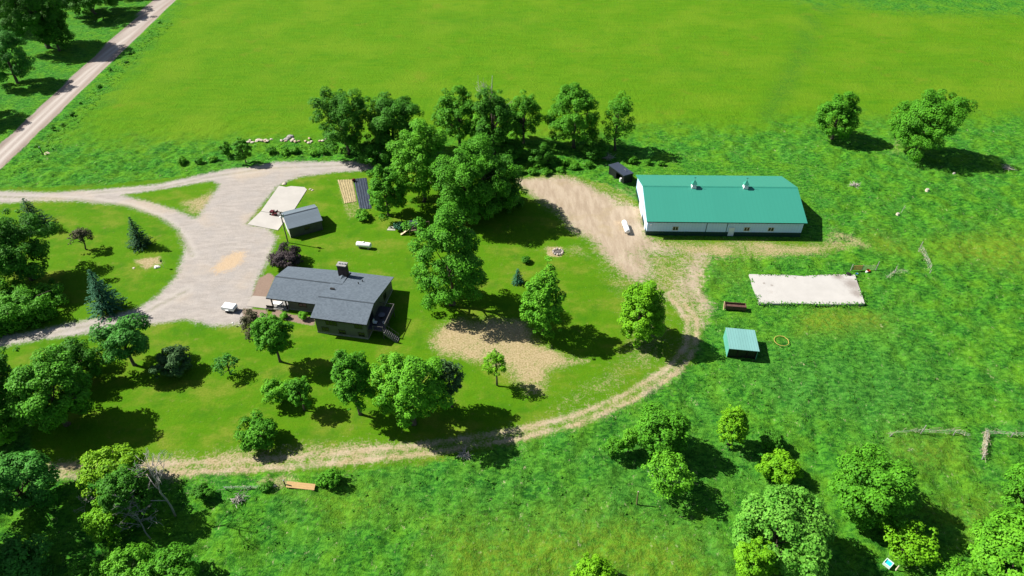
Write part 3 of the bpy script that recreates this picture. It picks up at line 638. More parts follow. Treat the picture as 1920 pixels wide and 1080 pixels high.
for f in (.185, .645, .80): WIN(barn, fx(f)-.62, fx(f)+.62, 1.25, 2.25, yw-.003, 2, CREAM, GLASS)
od = MB()
for kk in range(5): od.box(i0-.10+.012*(kk % 2), i0-.045, D*.5-2.4, D*.5+2.4, .05+kk*.72, .05+kk*.72+.70)
ODM = plain('overhead_door_white', (.66, .66, .66), .4, .3, .06); ov = od.build('overhead_door', ODM, barn)
od = MB(); od.box(i0-.09, i0-.045, 2.3, 3.3, .05, 2.1); od.build('door', DW, barn)
lp = MB(); lp.box(fx(.02), fx(.02)+.2, yw-.25, yw-.02, 2.6, 2.8); lp.build('wall_lamp', ODM, barn)
CUPW = plain('cupola_white', (.74, .76, .78), .45, .3, .05); VANE = plain('vane_black', (.02, .02, .02), .5, .3)
for px in (1305, 1403):
    cx = (px-1208.5)/(1502-1208.5)*L; cy = D/2-.15
    c = MB(); c.box(cx-.5, cx+.5, cy-.5, cy+.5, rz_-.45, rz_+.25); c.box(cx-.42, cx+.42, cy-.42, cy+.42, rz_+.25, rz_+.75); c.box(cx-.55, cx+.55, cy-.55, cy+.55, rz_+.75, rz_+.82)
    for q in range(4): c.box(cx-.35, cx+.35, cy-.46, cy-.425, rz_+.29+q*.11, rz_+.35+q*.11)
    co = c.build('cupola', CUPW, barn)
    c = MB(); zz = rz_+.825
    c.add([(cx-.6, cy-.6, zz), (cx+.6, cy-.6, zz), (cx+.6, cy+.6, zz), (cx-.6, cy+.6, zz), (cx-.25, cy-.25, zz+.5), (cx+.25, cy-.25, zz+.5), (cx+.25, cy+.25, zz+.5), (cx-.25, cy+.25, zz+.5), (cx, cy, zz+1.0)],
          [(0, 1, 5, 4), (1, 2, 6, 5), (2, 3, 7, 6), (3, 0, 4, 7), (4, 5, 8), (5, 6, 8), (6, 7, 8), (7, 4, 8), (3, 2, 1, 0)]); c.build('cupola_roof', TEAL, co)
    c = MB(); c.tube([(cx, cy, zz+.95), (cx, cy, zz+1.6)], .025, 5); c.box(cx-.25, cx+.25, cy-.012, cy+.012, zz+1.36, zz+1.44); c.build('weather_vane', VANE, co)
# --- house
h0 = G(687.2, 609.1, 4.1); HA = radians(-10.4)
house = thing('house', 'split level house with grey shingle roof, brick chimney and side deck', 'house', (h0[0], h0[1]), HA)
SH = NT('asphalt_shingle'); tc = SH.t.nodes.new('ShaderNodeTexCoord'); spx = SH.t.nodes.new('ShaderNodeSeparateXYZ'); SH.t.links.new(tc.outputs['Object'], spx.inputs[0])
row = SH.math('FLOOR', SH.math('MULTIPLY', spx.outputs[1], 4.5)); tabx = SH.math('FLOOR', SH.math('ADD', SH.math('MULTIPLY', spx.outputs[0], 3.0), SH.math('MULTIPLY', row, .37)))
cmb = SH.t.nodes.new('ShaderNodeCombineXYZ'); SH.put(cmb.inputs[0], tabx); SH.put(cmb.inputs[1], row)
wn = SH.t.nodes.new('ShaderNodeTexWhiteNoise'); wn.noise_dimensions = '3D'; SH.t.links.new(cmb.outputs[0], wn.inputs['Vector'])
SH.col(SH.mix(SH.math('ADD', SH.math('MULTIPLY', wn.outputs[0], .55), SH.math('MULTIPLY', SH.noise(.6, 5, .65), .45)), (.066, .086, .108), (.118, .148, .180))); SH.rough(.85, .3)
lip = SH.math('FRACT', SH.math('MULTIPLY', spx.outputs[1], 4.5)); SH.bump(SH.sm(lip, 0, .25), .5, .03)
SHG = SH.m
RIDGE = plain('ridge_shingle', (.045, .058, .072), .85, .2, .15)
SID = ribbed('olive_lap_siding', (.125, .12, .118), .6, .25, .18, .5, .06, 2, .72)
BRICK = plain('dark_brick', (.06, .042, .04), .85, .15, .3, 6, .5)
FASC = plain('dark_fascia', (.03, .028, .025), .5, .2, .1)
CONC = plain('foundation_concrete', (.24, .235, .225), .85, .1, .15)
EM, RM, BM, VR = 4.1, 5.35, 2.95, 4.3                # main block: eave, ridge, back eave, ridge distance
LB = -10.35
w = MB(); zr = lambda v: (EM+(RM-EM)*v/VR if v < VR else RM-(RM-BM)*(v-VR)/(14.8-VR))-.2
w.prism([(.55, .35), (14.3, .35), (14.3, zr(14.3)), (VR, zr(VR)), (.55, zr(.55))], LB+.45, -.4, 'x'); w.build('wall', SID, house)
w = MB(); w.box(LB+.42, -.37, .52, 14.33, -.3, .35); w.build('foundation', CONC, house)
r = MB(); r.slab([(LB, 0, EM), (0, 0, EM), (0, VR, RM), (LB, VR, RM)], .16); r.slab([(LB, VR, RM), (0, VR, RM), (0, 14.8, BM), (LB, 14.8, BM)], .16); r.build('roof', SHG, house)
r = MB(); r.prism([(VR-.16, RM-.02), (VR, RM+.05), (VR+.16, RM-.02), (VR, RM-.03)], LB-.02, .02, 'x'); r.build('ridge_cap', RIDGE, house)
r = MB(); r.box(LB+.01, -.01, -.03, -.004, EM-.24, EM-.01); r.build('gutter', FASC, house)
# lower west wing
LE, LR, V0, V1 = 2.75, 4.15, 4.9, 14.5; VM = (V0+V1)/2-.1; U0 = -21.4
w = MB(); zl = lambda v: (LE+(LR-LE)*(v-V0)/(VM-V0) if v < VM else LR-(LR-LE)*(v-VM)/(V1-VM))-.2
w.prism([(5.5, .3), (14.0, .3), (14.0, zl(14.0)), (VM, zl(VM)), (5.5, zl(5.5))], -17.6, LB+.44, 'x'); w.prism([(8.2, .3), (14.0, .3), (14.0, zl(14.0)), (VM, zl(VM)), (8.2, zl(8.2))], -20.9, -17.61, 'x'); w.build('wall', SID, house)
w = MB(); w.box(-17.63, LB+.42, 5.47, 8.1, -.2, .3); w.box(-20.93, LB+.41, 8.17, 14.03, -.2, .3); w.build('foundation', CONC, house)
r = MB(); ue = LB+2.2
r.slab([(U0, V0, LE), (LB+.02, V0, LE), (ue, VM, LR), (U0, VM, LR)], .16); r.slab([(U0, VM, LR), (ue, VM, LR), (ue-.4, V1, LE+.55), (U0, V1, LE)], .16); r.build('roof', SHG, house)
r = MB(); r.prism([(VM-.16, LR-.02), (VM, LR+.05), (VM+.16, LR-.02), (VM, LR-.03)], U0-.02, ue-.05, 'x'); r.build('ridge_cap', RIDGE, house)
r = MB(); r.box(U0+.01, LB, V0-.03, V0-.004, LE-.22, LE-.01); r.build('gutter', FASC, house)
p = MB(); p.box(-20.9, -17.65, 5.0, 8.15, -.1, .16); p.build('porch_floor', CONC, house)
for u in (-20.7, -17.9):
    p = MB(); p.box(u-.1, u+.1, 5.25, 5.45, .16, LE-.15); p.build('porch_post', FASC, house)
p = MB(); p.box(-20.3, -18.2, 8.06, 8.155, .17, 2.1)
for q in range(4): p.box(-20.25, -18.25, 8.03, 8.055, .22+q*.47, .64+q*.47)
p.build('front_door', plain('bright_white_door', (.78, .78, .76), .4, .3, .03), house)
DKF = plain('brown_window_frame', (.05, .045, .035), .5, .25, .1)
for a, b_, z0, z1, n in ((LB+1.4, LB+2.75, .75, 1.7, 2), (LB+4.55, LB+5.85, .55, 1.5, 2), (-2.15, -.95, .55, 1.5, 2), (LB+2.4, LB+4.5, 2.35, 3.55, 3), (-2.6, -1.15, 2.35, 3.45, 2)):
    WIN(house, a, b_, z0, z1, .547, n, DKF, GLASS)
WIN(house, -15.5, -13.9, 1.1, 2.2, 5.497, 2, DKF, GLASS)
# windows on the east gable (turned quarter)
def WINE(v0, v1, z0, z1):
    f = MB(); x = -.397
    f.box(x, x+.07, v0, v1, z0, z0+.08); f.box(x, x+.07, v0, v1, z1-.08, z1); f.box(x, x+.07, v0, v0+.08, z0+.08, z1-.08); f.box(x, x+.07, v1-.08, v1, z0+.08, z1-.08)
    fo = f.build('window', DKF, house); g = MB(); g.box(x+.002, x+.03, v0+.082, v1-.082, z0+.082, z1-.082); g.build('pane', GLASS, fo)
WINE(9.6, 10.8, 1.3, 2.6); WINE(2.2, 4.0, 2.3, 4.0)
# chimney
cu, cv = -9.2, 13.0
c = MB(); c.box(cu-.85, cu+.85, cv-.55, cv+.55, 1.0, 6.0); ch = c.build('chimney', BRICK, house)
c = MB(); c.box(cu-.95, cu+.95, cv-.65, cv+.65, 6.0, 6.2); c.build('chimney_cap', plain('mortar_cap', (.26, .25, .24), .8, .1, .15), ch)
for q in (-.5, .05, .55):
    c = MB(); c.lathe([(.17, 6.2), (.15, 6.48), (.11, 6.48), (.11, 6.25)], 10, (cu+q, cv, 0)); c.build('flue', plain('flue_metal', (.6, .6, .62), .4, .4, .1), ch)
c = MB(); zc_ = lambda v: RM-(RM-BM)*(v-VR)/(14.8-VR)
c.add([(cu-.8, cv-.555, zc_(cv-.55)+.02), (cu+.8, cv-.555, zc_(cv-.55)+.02), (cu, cv-.555, zc_(cv-.55)+.55), (cu, cv-2.0, zc_(cv-2.0)+.03)], [(0, 3, 2), (3, 1, 2), (0, 2, 1)]); c.build('cricket', SHG, ch)
for u, v in ((-5.0, 11.6), (-5.35, 10.5)):
    c = MB(); c.tube([(u, v, zc_(v)-.1), (u, v, zc_(v)+.45)], .09, 8); c.build('vent_pipe', FASC, house)
c = MB(); c.box(LB+.9, LB+1.7, 7.2, 7.5, zc_(7.2), zc_(7.2)+.28); c.build('roof_vent', FASC, house)
# deck with rail and stair
DECK = plain('stained_deck_boards', (.070, .060, .075), .7, .2, .2, 2); RAIL = plain('deck_rail_wood', (.10, .095, .095), .6, .2, .15)
c = MB()
for q in range(14): c.box(-.36+q*.205, -.36+q*.205+.19, 1.0, 7.3, 2.05, 2.1)
c.box(-.36, 2.5, 1.02, 7.28, 1.85, 2.045)
for u, v in ((2.3, 1.2), (2.3, 4.1), (2.3, 7.1)): c.box(u-.07, u+.07, v-.07, v+.07, -.2, 1.85)
c.build('deck', DECK, house)
c = MB()
for v in np.arange(2.0, 7.3, .13): c.box(2.44, 2.47, v, v+.03, 2.15, 2.95)
c.box(2.4, 2.51, 1.95, 7.3, 2.96, 3.02); c.box(-.3, 2.4, 7.22, 7.3, 2.96, 3.02); c.box(.6, 2.4, 1.0, 1.06, 2.96, 3.02)
for u in np.arange(-.2, 2.4, .13): c.box(u, u+.03, 7.25, 7.28, 2.15, 2.95)
for u, v in ((2.45, 1.95), (2.45, 4.6), (2.45, 7.25), (.6, 1.03), (2.4, 1.03)): c.box(u-.05, u+.05, v-.05, v+.05, 2.1, 3.05)
c.build('deck_rail', RAIL, house)
c = MB()
for q in range(9): c.box(2.52+q*.27, 2.52+q*.27+.24, .75, 1.85, 1.88-q*.215, 1.93-q*.215)
for v in (.7, 1.86): c.prism([(2.5, 1.95), (4.95, 0), (4.95, -.1), (4.6, -.1), (2.5, 1.6)], v, v+.05, 'y')
st_ = c.build('deck_stair', plain('stair_tread_wood', (.17, .165, .16), .6, .2, .15), house)
c = MB()
for v in (.72, 1.88):
    c.tube([(2.5, v, 2.95), (4.9, v, 1.0)], .035, 5)
    for q in range(5): c.box(2.5+q*.58, 2.56+q*.58, v-.03, v+.03, 1.6-q*.47, 2.93-q*.47)
c.build('stair_rail', RAIL, st_)
hp = lambda u, v, z=0: (h0[0]+u*cos(HA)-v*sin(HA), h0[1]+u*sin(HA)+v*cos(HA), z)
t = thing('patio_table', 'dark round table in the middle of the house deck', 'table', hp(1.1, 4.3, 2.1), HA)
c = MB(); c.lathe([(.0, .70), (.62, .70), (.62, .74), (0, .74)], 18); c.build('tabletop', plain('deck_table_top', (.10, .095, .13), .4, .3), t); c = MB(); c.tube([(0, 0, 0), (0, 0, .7)], .06, 8); c.lathe([(.3, 0), (.3, .04), (.05, .06)], 12); c.build('pedestal', FASC, t)
t = thing('patio_chair', 'pale square patio chair near the front of the house deck', 'chair', hp(.5, 2.5, 2.1), HA)
PAL = plain('pale_cushion', (.55, .55, .60), .7, .2, .08)
c = MB(); c.box(-.32, .32, -.32, .32, .38, .48); c.build('seat', PAL, t); c = MB(); c.box(-.32, -.25, -.32, .32, .49, 1.0); c.build('backrest', PAL, t)
for a in (-.28, .28):
    for b_ in (-.28, .28): c = MB(); c.box(a-.025, a+.025, b_-.025, b_+.025, 0, .38); c.build('leg', FASC, t)
t = thing('planter', 'small pale planter by the deck rail', 'planter', hp(1.9, 2.9, 2.1), HA)
c = MB(); c.lathe([(.16, 0), (.22, .36), (.18, .36), (.16, .3)], 12); c.build('pot', PAL, t); c = MB(); c.lathe([(.17, .305), (.1, .33), (0, .335)], 10); c.build('soil', BRICK, t)
t = thing('porch_bench', 'dark bench at the porch end of the house', 'bench', hp(-21.1, 4.6, 0), HA)
c = MB(); c.box(-.7, .7, -.25, .25, .4, .46); c.build('seat', FASC, t); c = MB(); c.box(-.7, .7, .26, .31, .4, .95); c.build('backrest', FASC, t)
for a in (-.6, .6):
    for b_ in (-.2, .2): c = MB(); c.box(a-.03, a+.03, b_-.03, b_+.03, 0, .4); c.build('leg', FASC, t)
# walkway, slabs
def poly_slab(name, pix, h, m, label=None, cat=None, structure=False):
    P = [G(*p) for p in pix]; a = sum(P[i][0]*P[(i+1) % len(P)][1]-P[(i+1) % len(P)][0]*P[i][1] for i in range(len(P)))
    if a < 0: P = P[::-1]
    c = MB(); c.slab([(x, y, h) for x, y, _ in P], h+.2); o = c.build(name, m)
    if structure: o['kind'] = 'structure'
    else: tag(o, label, cat)
    return o
def concrete(name, c, stain, seam):
    n = NT(name); a = n.noise(.35, 6, .65); b = n.noise(2.5, 5, .7)
    k = n.mix(n.sm(a, .3, .7), tuple(x*.90 for x in c), c); k = n.mix(n.sm(b, .6, .8, 0, .45), k, tuple(x*.72 for x in c))
    k = n.mix(n.sm(n.noise(.22, 4, .6, n.vec(loc=(stain, 3, 0))), .64, .76, 0, .35), k, (.23, .20, .17))
    if stain == 20:
        for (px, py, rr) in ((1598, 535, 2.6), (1606, 552, 2.0), (1570, 520, 1.8), (1447, 537, .45), (1432, 533, .4), (1490, 523, .4)):
            x, y, _ = G(px, py); vd = n.t.nodes.new('ShaderNodeVectorMath'); vd.operation = 'DISTANCE'; n.t.links.new(n.geo.outputs['Position'], vd.inputs[0]); vd.inputs[1].default_value = (x, y, .28)
            f = n.sm(n.math('ADD', n.math('MULTIPLY', vd.outputs['Value'], 1/rr), n.math('MULTIPLY', b, .9)), .6, 1.4, .75, 0)
            k = n.mix(f, k, (.20, .17, .15))
    n.col(k); n.rough(.9, .1); n.bump(b, .2, .02); return n.m
poly_slab('walkway', [(462, 574), (474, 555), (500, 557), (521, 563), (519, 581), (505, 580)], .09, concrete('walk_concrete', (.34, .305, .27), 9, 0), structure=True)
PADM = concrete('pad_concrete', (.40, .38, .35), 77, 0)
import itertools
poly_slab('parking_pad', [(464, 421), (489, 397), (532, 404), (540, 407), (521, 432)], .10, PADM, structure=True)
poly_slab('parking_pad', [(489.4, 396.5), (523, 349), (530, 350), (536, 351.5), (546, 349.5), (571, 351.5), (575.5, 356), (549, 398), (540, 405), (532, 403.6)], .105, PADM, structure=True)
poly_slab('old_barn_floor', [(1404, 516), (1470, 517), (1500, 519.5), (1560, 516), (1602, 516.5), (1607, 532), (1613, 548), (1621, 571), (1560, 573), (1500, 571), (1423, 571), (1417, 552), (1412, 541)], .28, concrete('old_slab_concrete', (.415, .40, .375), 20, 0), 'large bare pale concrete slab in the rough pasture below the barn', 'concrete slab')
# --- garage
q0 = G(539.5, 429.7, 2.6); GA = math.atan2(3.29, 6.61)
gar = thing('garage', 'small grey roofed shed with dark walls beside the concrete parking pad', 'shed', (q0[0], q0[1]), GA)
GL, GD, ge, gr_ = 7.35, 7.0, 2.6, 3.85
GROOF = ribbed('grey_shed_roof', (.115, .150, .180), .5, .4, .35, .3, .1, 1, .85); GW = plain('dark_green_shed_wall', (.075, .08, .062), .6, .2, .15)
w = MB(); zg = lambda v: ge+(gr_-ge)*min(v, GD-v)/(GD/2)-.14
w.prism([(.35, -.1), (GD-.35, -.1), (GD-.35, zg(.35)), (GD/2, zg(GD/2)), (.35, zg(.35))], .25, GL-.2, 'x'); w.build('wall', GW, gar)
w = MB(); w.prism([(.33, 0), (GD-.33, 0), (GD-.33, zg(.35)), (GD/2, zg(GD/2)), (.33, zg(.35))], .2, .246, 'x'); w.build('gable_siding', plain('cream_siding', (.5, .47, .40), .6, .2, .1), gar)
r = MB(); r.slab([(0, 0, ge), (GL, 0, ge), (GL, GD/2, gr_), (0, GD/2, gr_)], .1); r.slab([(0, GD/2, gr_), (GL, GD/2, gr_), (GL, GD, ge), (0, GD, ge)], .1); r.build('roof', GROOF, gar)
r = MB(); r.prism([(GD/2-.2, gr_-.03), (GD/2, gr_+.05), (GD/2+.2, gr_-.03), (GD/2, gr_-.02)], -.02, GL+.02, 'x'); r.build('ridge_cap', RIDGE, gar)
w = MB()
for q in range(4): w.box(.14+.01*(q % 2), .196, 2.0, 5.0, .05+q*.52, .05+q*.52+.50)
w.build('overhead_door', ODM, gar)
WIN(gar, 3.4, 4.4, 1.1, 1.8, .347, 2, DKF, GLASS)
# --- black three sided shelter
a_ = G(1170, 329, 2.5); b_ = G(1142, 309, 2.5); SA = math.atan2(b_[1]-a_[1], b_[0]-a_[0]); SL = math.hypot(b_[0]-a_[0], b_[1]-a_[1])
shl = thing('loafing_shelter', 'small black flat roofed open shelter beside the barn corner', 'shelter', (a_[0], a_[1]), SA)
BLK = ribbed('black_metal', (.012, .012, .016), .45, .35, .3, .4, .15, 0, .7); BRF = plain('dark_slate_roof', (.040, .050, .075), .4, .4, .12)
dp = -2.75   # depth lies to the right of the long front
w = MB(); w.box(0, SL, dp, dp+.08, -.1, 2.25); w.box(0, .08, dp+.081, -.1, -.1, 2.3); w.box(SL-.08, SL, dp+.081, -.1, -.1, 2.3)
w.box(SL*.52, SL-.081, -.19, -.1, -.1, 2.3); w.box(.081, SL*.13, -.19, -.1, -.1, 2.3); w.box(SL*.13, SL*.52, -.19, -.1, 1.9, 2.3); w.build('wall', BLK, shl)
r = MB(); r.slab([(-.1, dp-.1, 2.32), (SL+.1, dp-.1, 2.32), (SL+.1, .1, 2.5), (-.1, .1, 2.5)][::-1] if False else [(-.1, dp-.1, 2.36), (SL+.1, dp-.1, 2.36), (SL+.1, .1, 2.52), (-.1, .1, 2.52)], .2); r.build('roof', BRF, shl)
r = MB(); r.box(SL*.13, SL*.14+.05, -.2, -.192, 0, 1.9); r.box(SL*.52-.05, SL*.52, -.2, -.192, 0, 1.9); r.build('door_frame', plain('bare_post_wood', (.2, .15, .11), .8, .1), shl)
r = MB(); r.tube([(1.5, -1.6, 2.4), (1.5, -1.6, 2.95), (1.5, -1.2, 3.05)], .05, 6); r.build('vent_pipe', plain('galvanised', (.5, .52, .54), .35, .5, .1), shl)
t = thing('feed_barrel', 'white barrel standing in the black shelter doorway', 'barrel', (a_[0]+1.35*cos(SA)-.35*sin(SA)*-1, a_[1]+1.35*sin(SA)+.35*cos(SA)*-1-.0), SA)
r = MB(); r.lathe([(.28, 0), (.31, .1), (.31, .85), (.28, .95)], 14); r.build('drum', plain('white_plastic', (.7, .7, .68), .4, .3, .05), t); r = MB(); r.lathe([(.26, .951), (.26, 1.0), (.05, 1.01)], 14); r.build('lid', ODM, t)
# --- green roofed animal shed
A_, B_, C_, D_ = (G(1330+x/7.71, 540+y/7.71, 2.2) for x, y in ((290, 880), (735, 915), (705, 605), (290, 565)))
gs0 = A_; GSA = math.atan2(B_[1]-A_[1], B_[0]-A_[0]); gw_, gd_ = 5.05, 5.3
gsh = thing('animal_shed', 'small square shed with pale teal metal roof in the pasture', 'shed', (A_[0], A_[1]), GSA)
PT = ribbed('pale_teal_metal', (.150, .320, .300), .45, .4, .45, .5, .06, 0, .88); PTW = ribbed('teal_wall_metal', (.10, .34, .28), .5, .3, .45, .4, .06, 1, .85)
r = MB(); r.slab([(0, 0, 2.25), (gw_, 0, 2.15), (gw_, gd_, 2.15), (0, gd_, 2.25)], .1); r.build('roof', PT, gsh)
w = MB(); w.box(.02, .1, .3, gd_-.1, -.1, 2.12); w.box(.1, gw_-.2, gd_-.2, gd_-.1, -.1, 2.02); w.box(gw_-.2, gw_-.1, .3, gd_-.2, -.1, 2.02); w.build('wall', PTW, gsh)
w = MB(); w.box(.1, gw_-.2, .46, .54, -.1, 2.0); w.build('shade_front', BLK, gsh)  # black panel stands in for the shade in the shed front
for u in (.16, 1.7, 3.3, 4.75):
    w = MB(); w.box(u-.07, u+.07, .28, .42, -.1, 2.05); w.build('post', plain('shade_dark_post_wood', (.03, .025, .02), .8, .1), gsh)  # post colour darkened to match the shade in the front

# ------------------------------------------------------------------ yard things
GALV = MATS['galvanised']; WHT = plain('white_tank_paint', (.82, .82, .80), .35, .35, .04)
def tank(px0, px1, label):
    a, b = G(*px0), G(*px1); L_ = math.hypot(b[0]-a[0], b[1]-a[1]); t = thing('propane_tank', label, 'tank', ((a[0]+b[0])/2, (a[1]+b[1])/2), math.atan2(b[1]-a[1], b[0]-a[0]), 'propane tanks')
    c = MB(); R = .55; l = L_/2-R*.55; prof = [(R*sin(k*pi/12), -l-R*.55*cos(k*pi/12)) for k in range(0, 7)]+[(R*cos(k*pi/12), l+R*.55*sin(k*pi/12)) for k in range(0, 7)]
    c.lathe(prof, 20, (0, 0, .85), 'x'); c.build('tank_body', WHT, t, True)
    c = MB(); c.lathe([(.2, 1.38), (.2, 1.52), (.12, 1.6), (.01, 1.61)], 12); c.build('valve_dome', WHT, t)
    for x in (-l*.7, l*.7):
        c = MB(); c.box(x-.12, x+.12, -.42, .42, -.05, .48); c.build('saddle', CONC, t)
tank((669, 463), (697.5, 466.5), 'white propane tank lying on the lawn behind the house')
tank((1169, 421), (1176.5, 441), 'white propane tank on the dirt yard by the barn corner')
# utility pole
x, y, _ = G(540, 455); t = thing('utility_pole', 'weathered utility pole with white yard lamp beside the shed', 'pole', (x, y))
c = MB(); c.tube([(0, 0, -.3), (0, 0, 7.9)], [.15, .10], 10); c.build('pole', plain('pole_wood', (.17, .15, .10), .9, .1, .3, 3), t)
c = MB(); c.tube([(0, -.1, 7.2), (.15, -.5, 7.35), (.2, -.9, 7.3)], .03, 6); c.lathe([(.0, 7.3), (.2, 7.22), (.22, 7.1), (.1, 7.0)], 12, (.2, -1.0, 0)); c.build('yard_lamp', WHT, t)
c = MB(); c.lathe([(.2, 6.4), (.22, 6.5), (.22, 7.0), (.12, 7.1)], 12, (.32, .1, 0)); c.build('transformer', GALV, t)
c = MB(); c.box(-.55, .55, -.14, -.02, 7.6, 7.72); c.build('crossarm', plain('pole_wood', (.17, .15, .10)), t)
# wheels
TYRE = plain('tyre_rubber', (.02, .02, .02), .8, .1); RIMM = plain('wheel_rim', (.5, .5, .48), .4, .4)
def wheel(parent, x, y, R, w_):
    c = MB(); c.lathe([(R*.55, -w_/2), (R*.93, -w_/2), (R, -w_*.3), (R, w_*.3), (R*.93, w_/2), (R*.55, w_/2)], 16, (x, y, R), 'y'); wo = c.build('wheel', TYRE, parent)
    c = MB(); c.lathe([(R*.1, -w_*.42), (R*.53, -w_*.42), (R*.53, w_*.42), (R*.1, w_*.42)], 12, (x, y, R), 'y'); c.build('rim', RIMM, wo)
def orient(pa, pb): a, b = G(*pa), G(*pb); return ((a[0]+b[0])/2, (a[1]+b[1])/2), math.atan2(b[1]-a[1], b[0]-a[0])
p_, r_ = orient((419, 580), (446, 584))
t = thing('utility_trailer', 'small white covered trailer parked on the gravel near the house', 'trailer', p_, r_)
c = MB(); c.prism([(-1.25, .55), (1.15, .55), (1.25, .9), (1.05, 1.22), (-1.15, 1.26), (-1.3, .95)], -.72, .72, 'y'); c.build('body', plain('trailer_white', (.82, .82, .84), .35, .4, .03), t)
c = MB(); c.box(-1.2, 1.2, -.66, .66, .42, .548); c.tube([(1.2, -.5, .45), (2.0, 0, .45)], .045, 6); c.tube([(1.2, .5, .45), (2.0, 0, .45)], .045, 6); c.build('chassis', FASC, t)
for yy in (-.82, .82):
    wheel(t, -.1, yy, .32, .18); c = MB(); c.prism([(-.55, .60), (-.40, .76), (.2, .76), (.35, .60), (.2, .64), (-.40, .64)], yy-.1, yy+.1, 'y'); c.build('fender', WHT, t)
for yy in (-.5, .5): c = MB(); c.box(-1.33, -1.3, yy-.08, yy+.08, .75, .83); c.build('tail_light', plain('red_lens', (.3, .01, .01), .3, .4), t)
p_, r_ = orient((507, 401), (524, 404))
t = thing('lawn_tractor', 'dark red lawn tractor parked on the concrete pad beside the pole', 'tractor', p_, r_+pi)
RED = plain('tractor_red', (.10, .012, .016), .35, .4, .1)
c = MB(); c.prism([(.05, .45), (1.0, .45), (1.02, .8), (.9, .95), (.1, 1.0)], -.34, .34, 'y'); c.build('hood', RED, t)
c = MB(); c.prism([(-.9, .5), (-.85, .78), (-.2, .72), (.04, .45), (.04, .35), (-.9, .35)], -.55, .55, 'y'); c.build('fender_deck', RED, t)
c = MB(); c.prism([(-.75, .79), (-.2, .76), (-.18, .88), (-.62, .92), (-.78, 1.3), (-.88, 1.28)], -.27, .27, 'y'); c.build('seat', TYRE, t)
c = MB(); c.tube([(.06, 0, .95), (-.06, 0, 1.2)], .03, 6); c.tube([(-.09+.19*cos(k*pi/6)*.5, .19*sin(k*pi/6), 1.21+.19*cos(k*pi/6)*.6) for k in range(13)], .02, 5, False); c.build('steering_wheel', TYRE, t)
c = MB(); c.box(-.5, .5, -.66, .66, .12, .28); c.build('mower_deck', RED, t)
for xx, R, ww in ((.75, .24, .16), (-.55, .34, .24)):
    for yy in (-.52, .52): wheel(t, xx, yy, R, ww)
c = MB(); c.prism([(-1.6, .35), (-1.0, .3), (-1.0, .9), (-1.55, .95)], -.45, .45, 'y'); c.build('grass_catcher', plain('catcher_white', (.6, .58, .56), .5, .2), t)
# garden beds
def bed(name, pix, h, m, label, cat, rows, rowm, rname):
    P = [G(*p) for p in pix]; c = MB(); c.slab([(x, y, h) for x, y, _ in P], h+.05); t = c.build(name, m); tag(t, label, cat)
    if rows:
        A, B, C_, D_ = (np.array(p) for p in P)       # a-b near edge, d-c far edge
        c = MB(); rng = np.random.default_rng(4)
        for k in range(rows):
            f = (k+.5)/rows; a = A+(B-A)*f; b = D_+(C_-D_)*f; n = 9
            c.tube([a+(b-a)*(q/(n-1))+np.array((rng.normal()*.05, 0, h+.0)) for q in range(n)], [.09+.05*rng.random() for _ in range(n)], 5)
        c.build(rname, rowm, t)
    return t
STRAW = plain('garden_straw', (.34, .28, .15), .95, .05, .35, 5, .5)
bed('vegetable_bed', [(646, 382), (669, 378), (661, 337), (633, 338)], .06, plain('garden_earth', (.30, .25, .14), .95, .05, .35, 4), 'straw coloured vegetable bed left of the black plastic bed', 'garden bed', 6, STRAW, 'straw_row')
bed('mulch_bed', [(675, 394), (697, 391), (687, 334), (663, 336)], .07, plain('black_plastic_sheet', (.035, .045, .065), .35, .4, .35, 3, .4), 'dark plastic covered garden bed with faint rows', 'garden bed', 5, plain('black_plastic_ridge', (.042, .055, .078), .4, .35, .3), 'plastic_row')
x, y, _ = G(664, 341); t = thing('garden_tiller', 'rusty red tiller at the corner between the two garden beds', 'tiller', (x, y), .3)
c = MB(); c.box(-.35, .35, -.25, .25, .35, .7); c.prism([(-.3, .7), (.3, .7), (.2, .85), (-.2, .85)], -.2, .2, 'y'); c.build('engine', RED, t); c = MB(); c.tube([(-.3, -.2, .6), (-1.1, -.25, 1.0)], .025, 5); c.tube([(-.3, .2, .6), (-1.1, .25, 1.0)], .025, 5); c.build('handlebar', TYRE, t)
for yy in (-.3, .3): wheel(t, 0, yy, .22, .1)
# rocks
STONE = [plain('field_stone_pale', (.50, .43, .36), .9, .1, .25, 2, .4), plain('field_stone_grey', (.30, .28, .27), .9, .1, .25, 2, .4), plain('field_stone_tan', (.44, .34, .24), .9, .1, .25, 2, .4)]
def rock(px, py, s, m, seed, label, group=None, name='rock'):
    rng = np.random.default_rng(seed); x, y, _ = G(px, py); c = MB(); n = 8; prof = [(.15, -.25), (.8, -.2), (1, .15), (.75, .5), (.25, .68)]
    c.lathe(prof, n); c.v = [tuple(np.array(v)*s*(1+rng.normal(size=3)*.13)*np.array((1.15, .85, .8))) for v in c.v]
    o = c.build(name, m, None, False, (x, y, .02), rng.uniform(0, 6)); tag(o, label, 'rock', group); return o
rng = np.random.default_rng(8)
for i in range(34):
    f = rng.random(); px = 458+155*f; py = 264+rng.normal()*2.0-(1 if 530 < px < 560 else 0)
    if 516 < px < 527 or 563 < px < 572: continue
    rock(px, py, rng.uniform(.3, .62), STONE[[0, 2, 0][i % 3]], i, 'pale field stone in the long stone row along the hay field', 'stones in the row along the hay field')
rock(544, 257, .95, STONE[1], 71, 'big grey boulder on top of the stone row'); rock(537, 262, .8, STONE[1], 72, 'grey flat boulder left of the big grey one in the stone row'); rock(547, 264, .55, STONE[0], 73, 'whitest stone below the big grey boulder of the stone row')
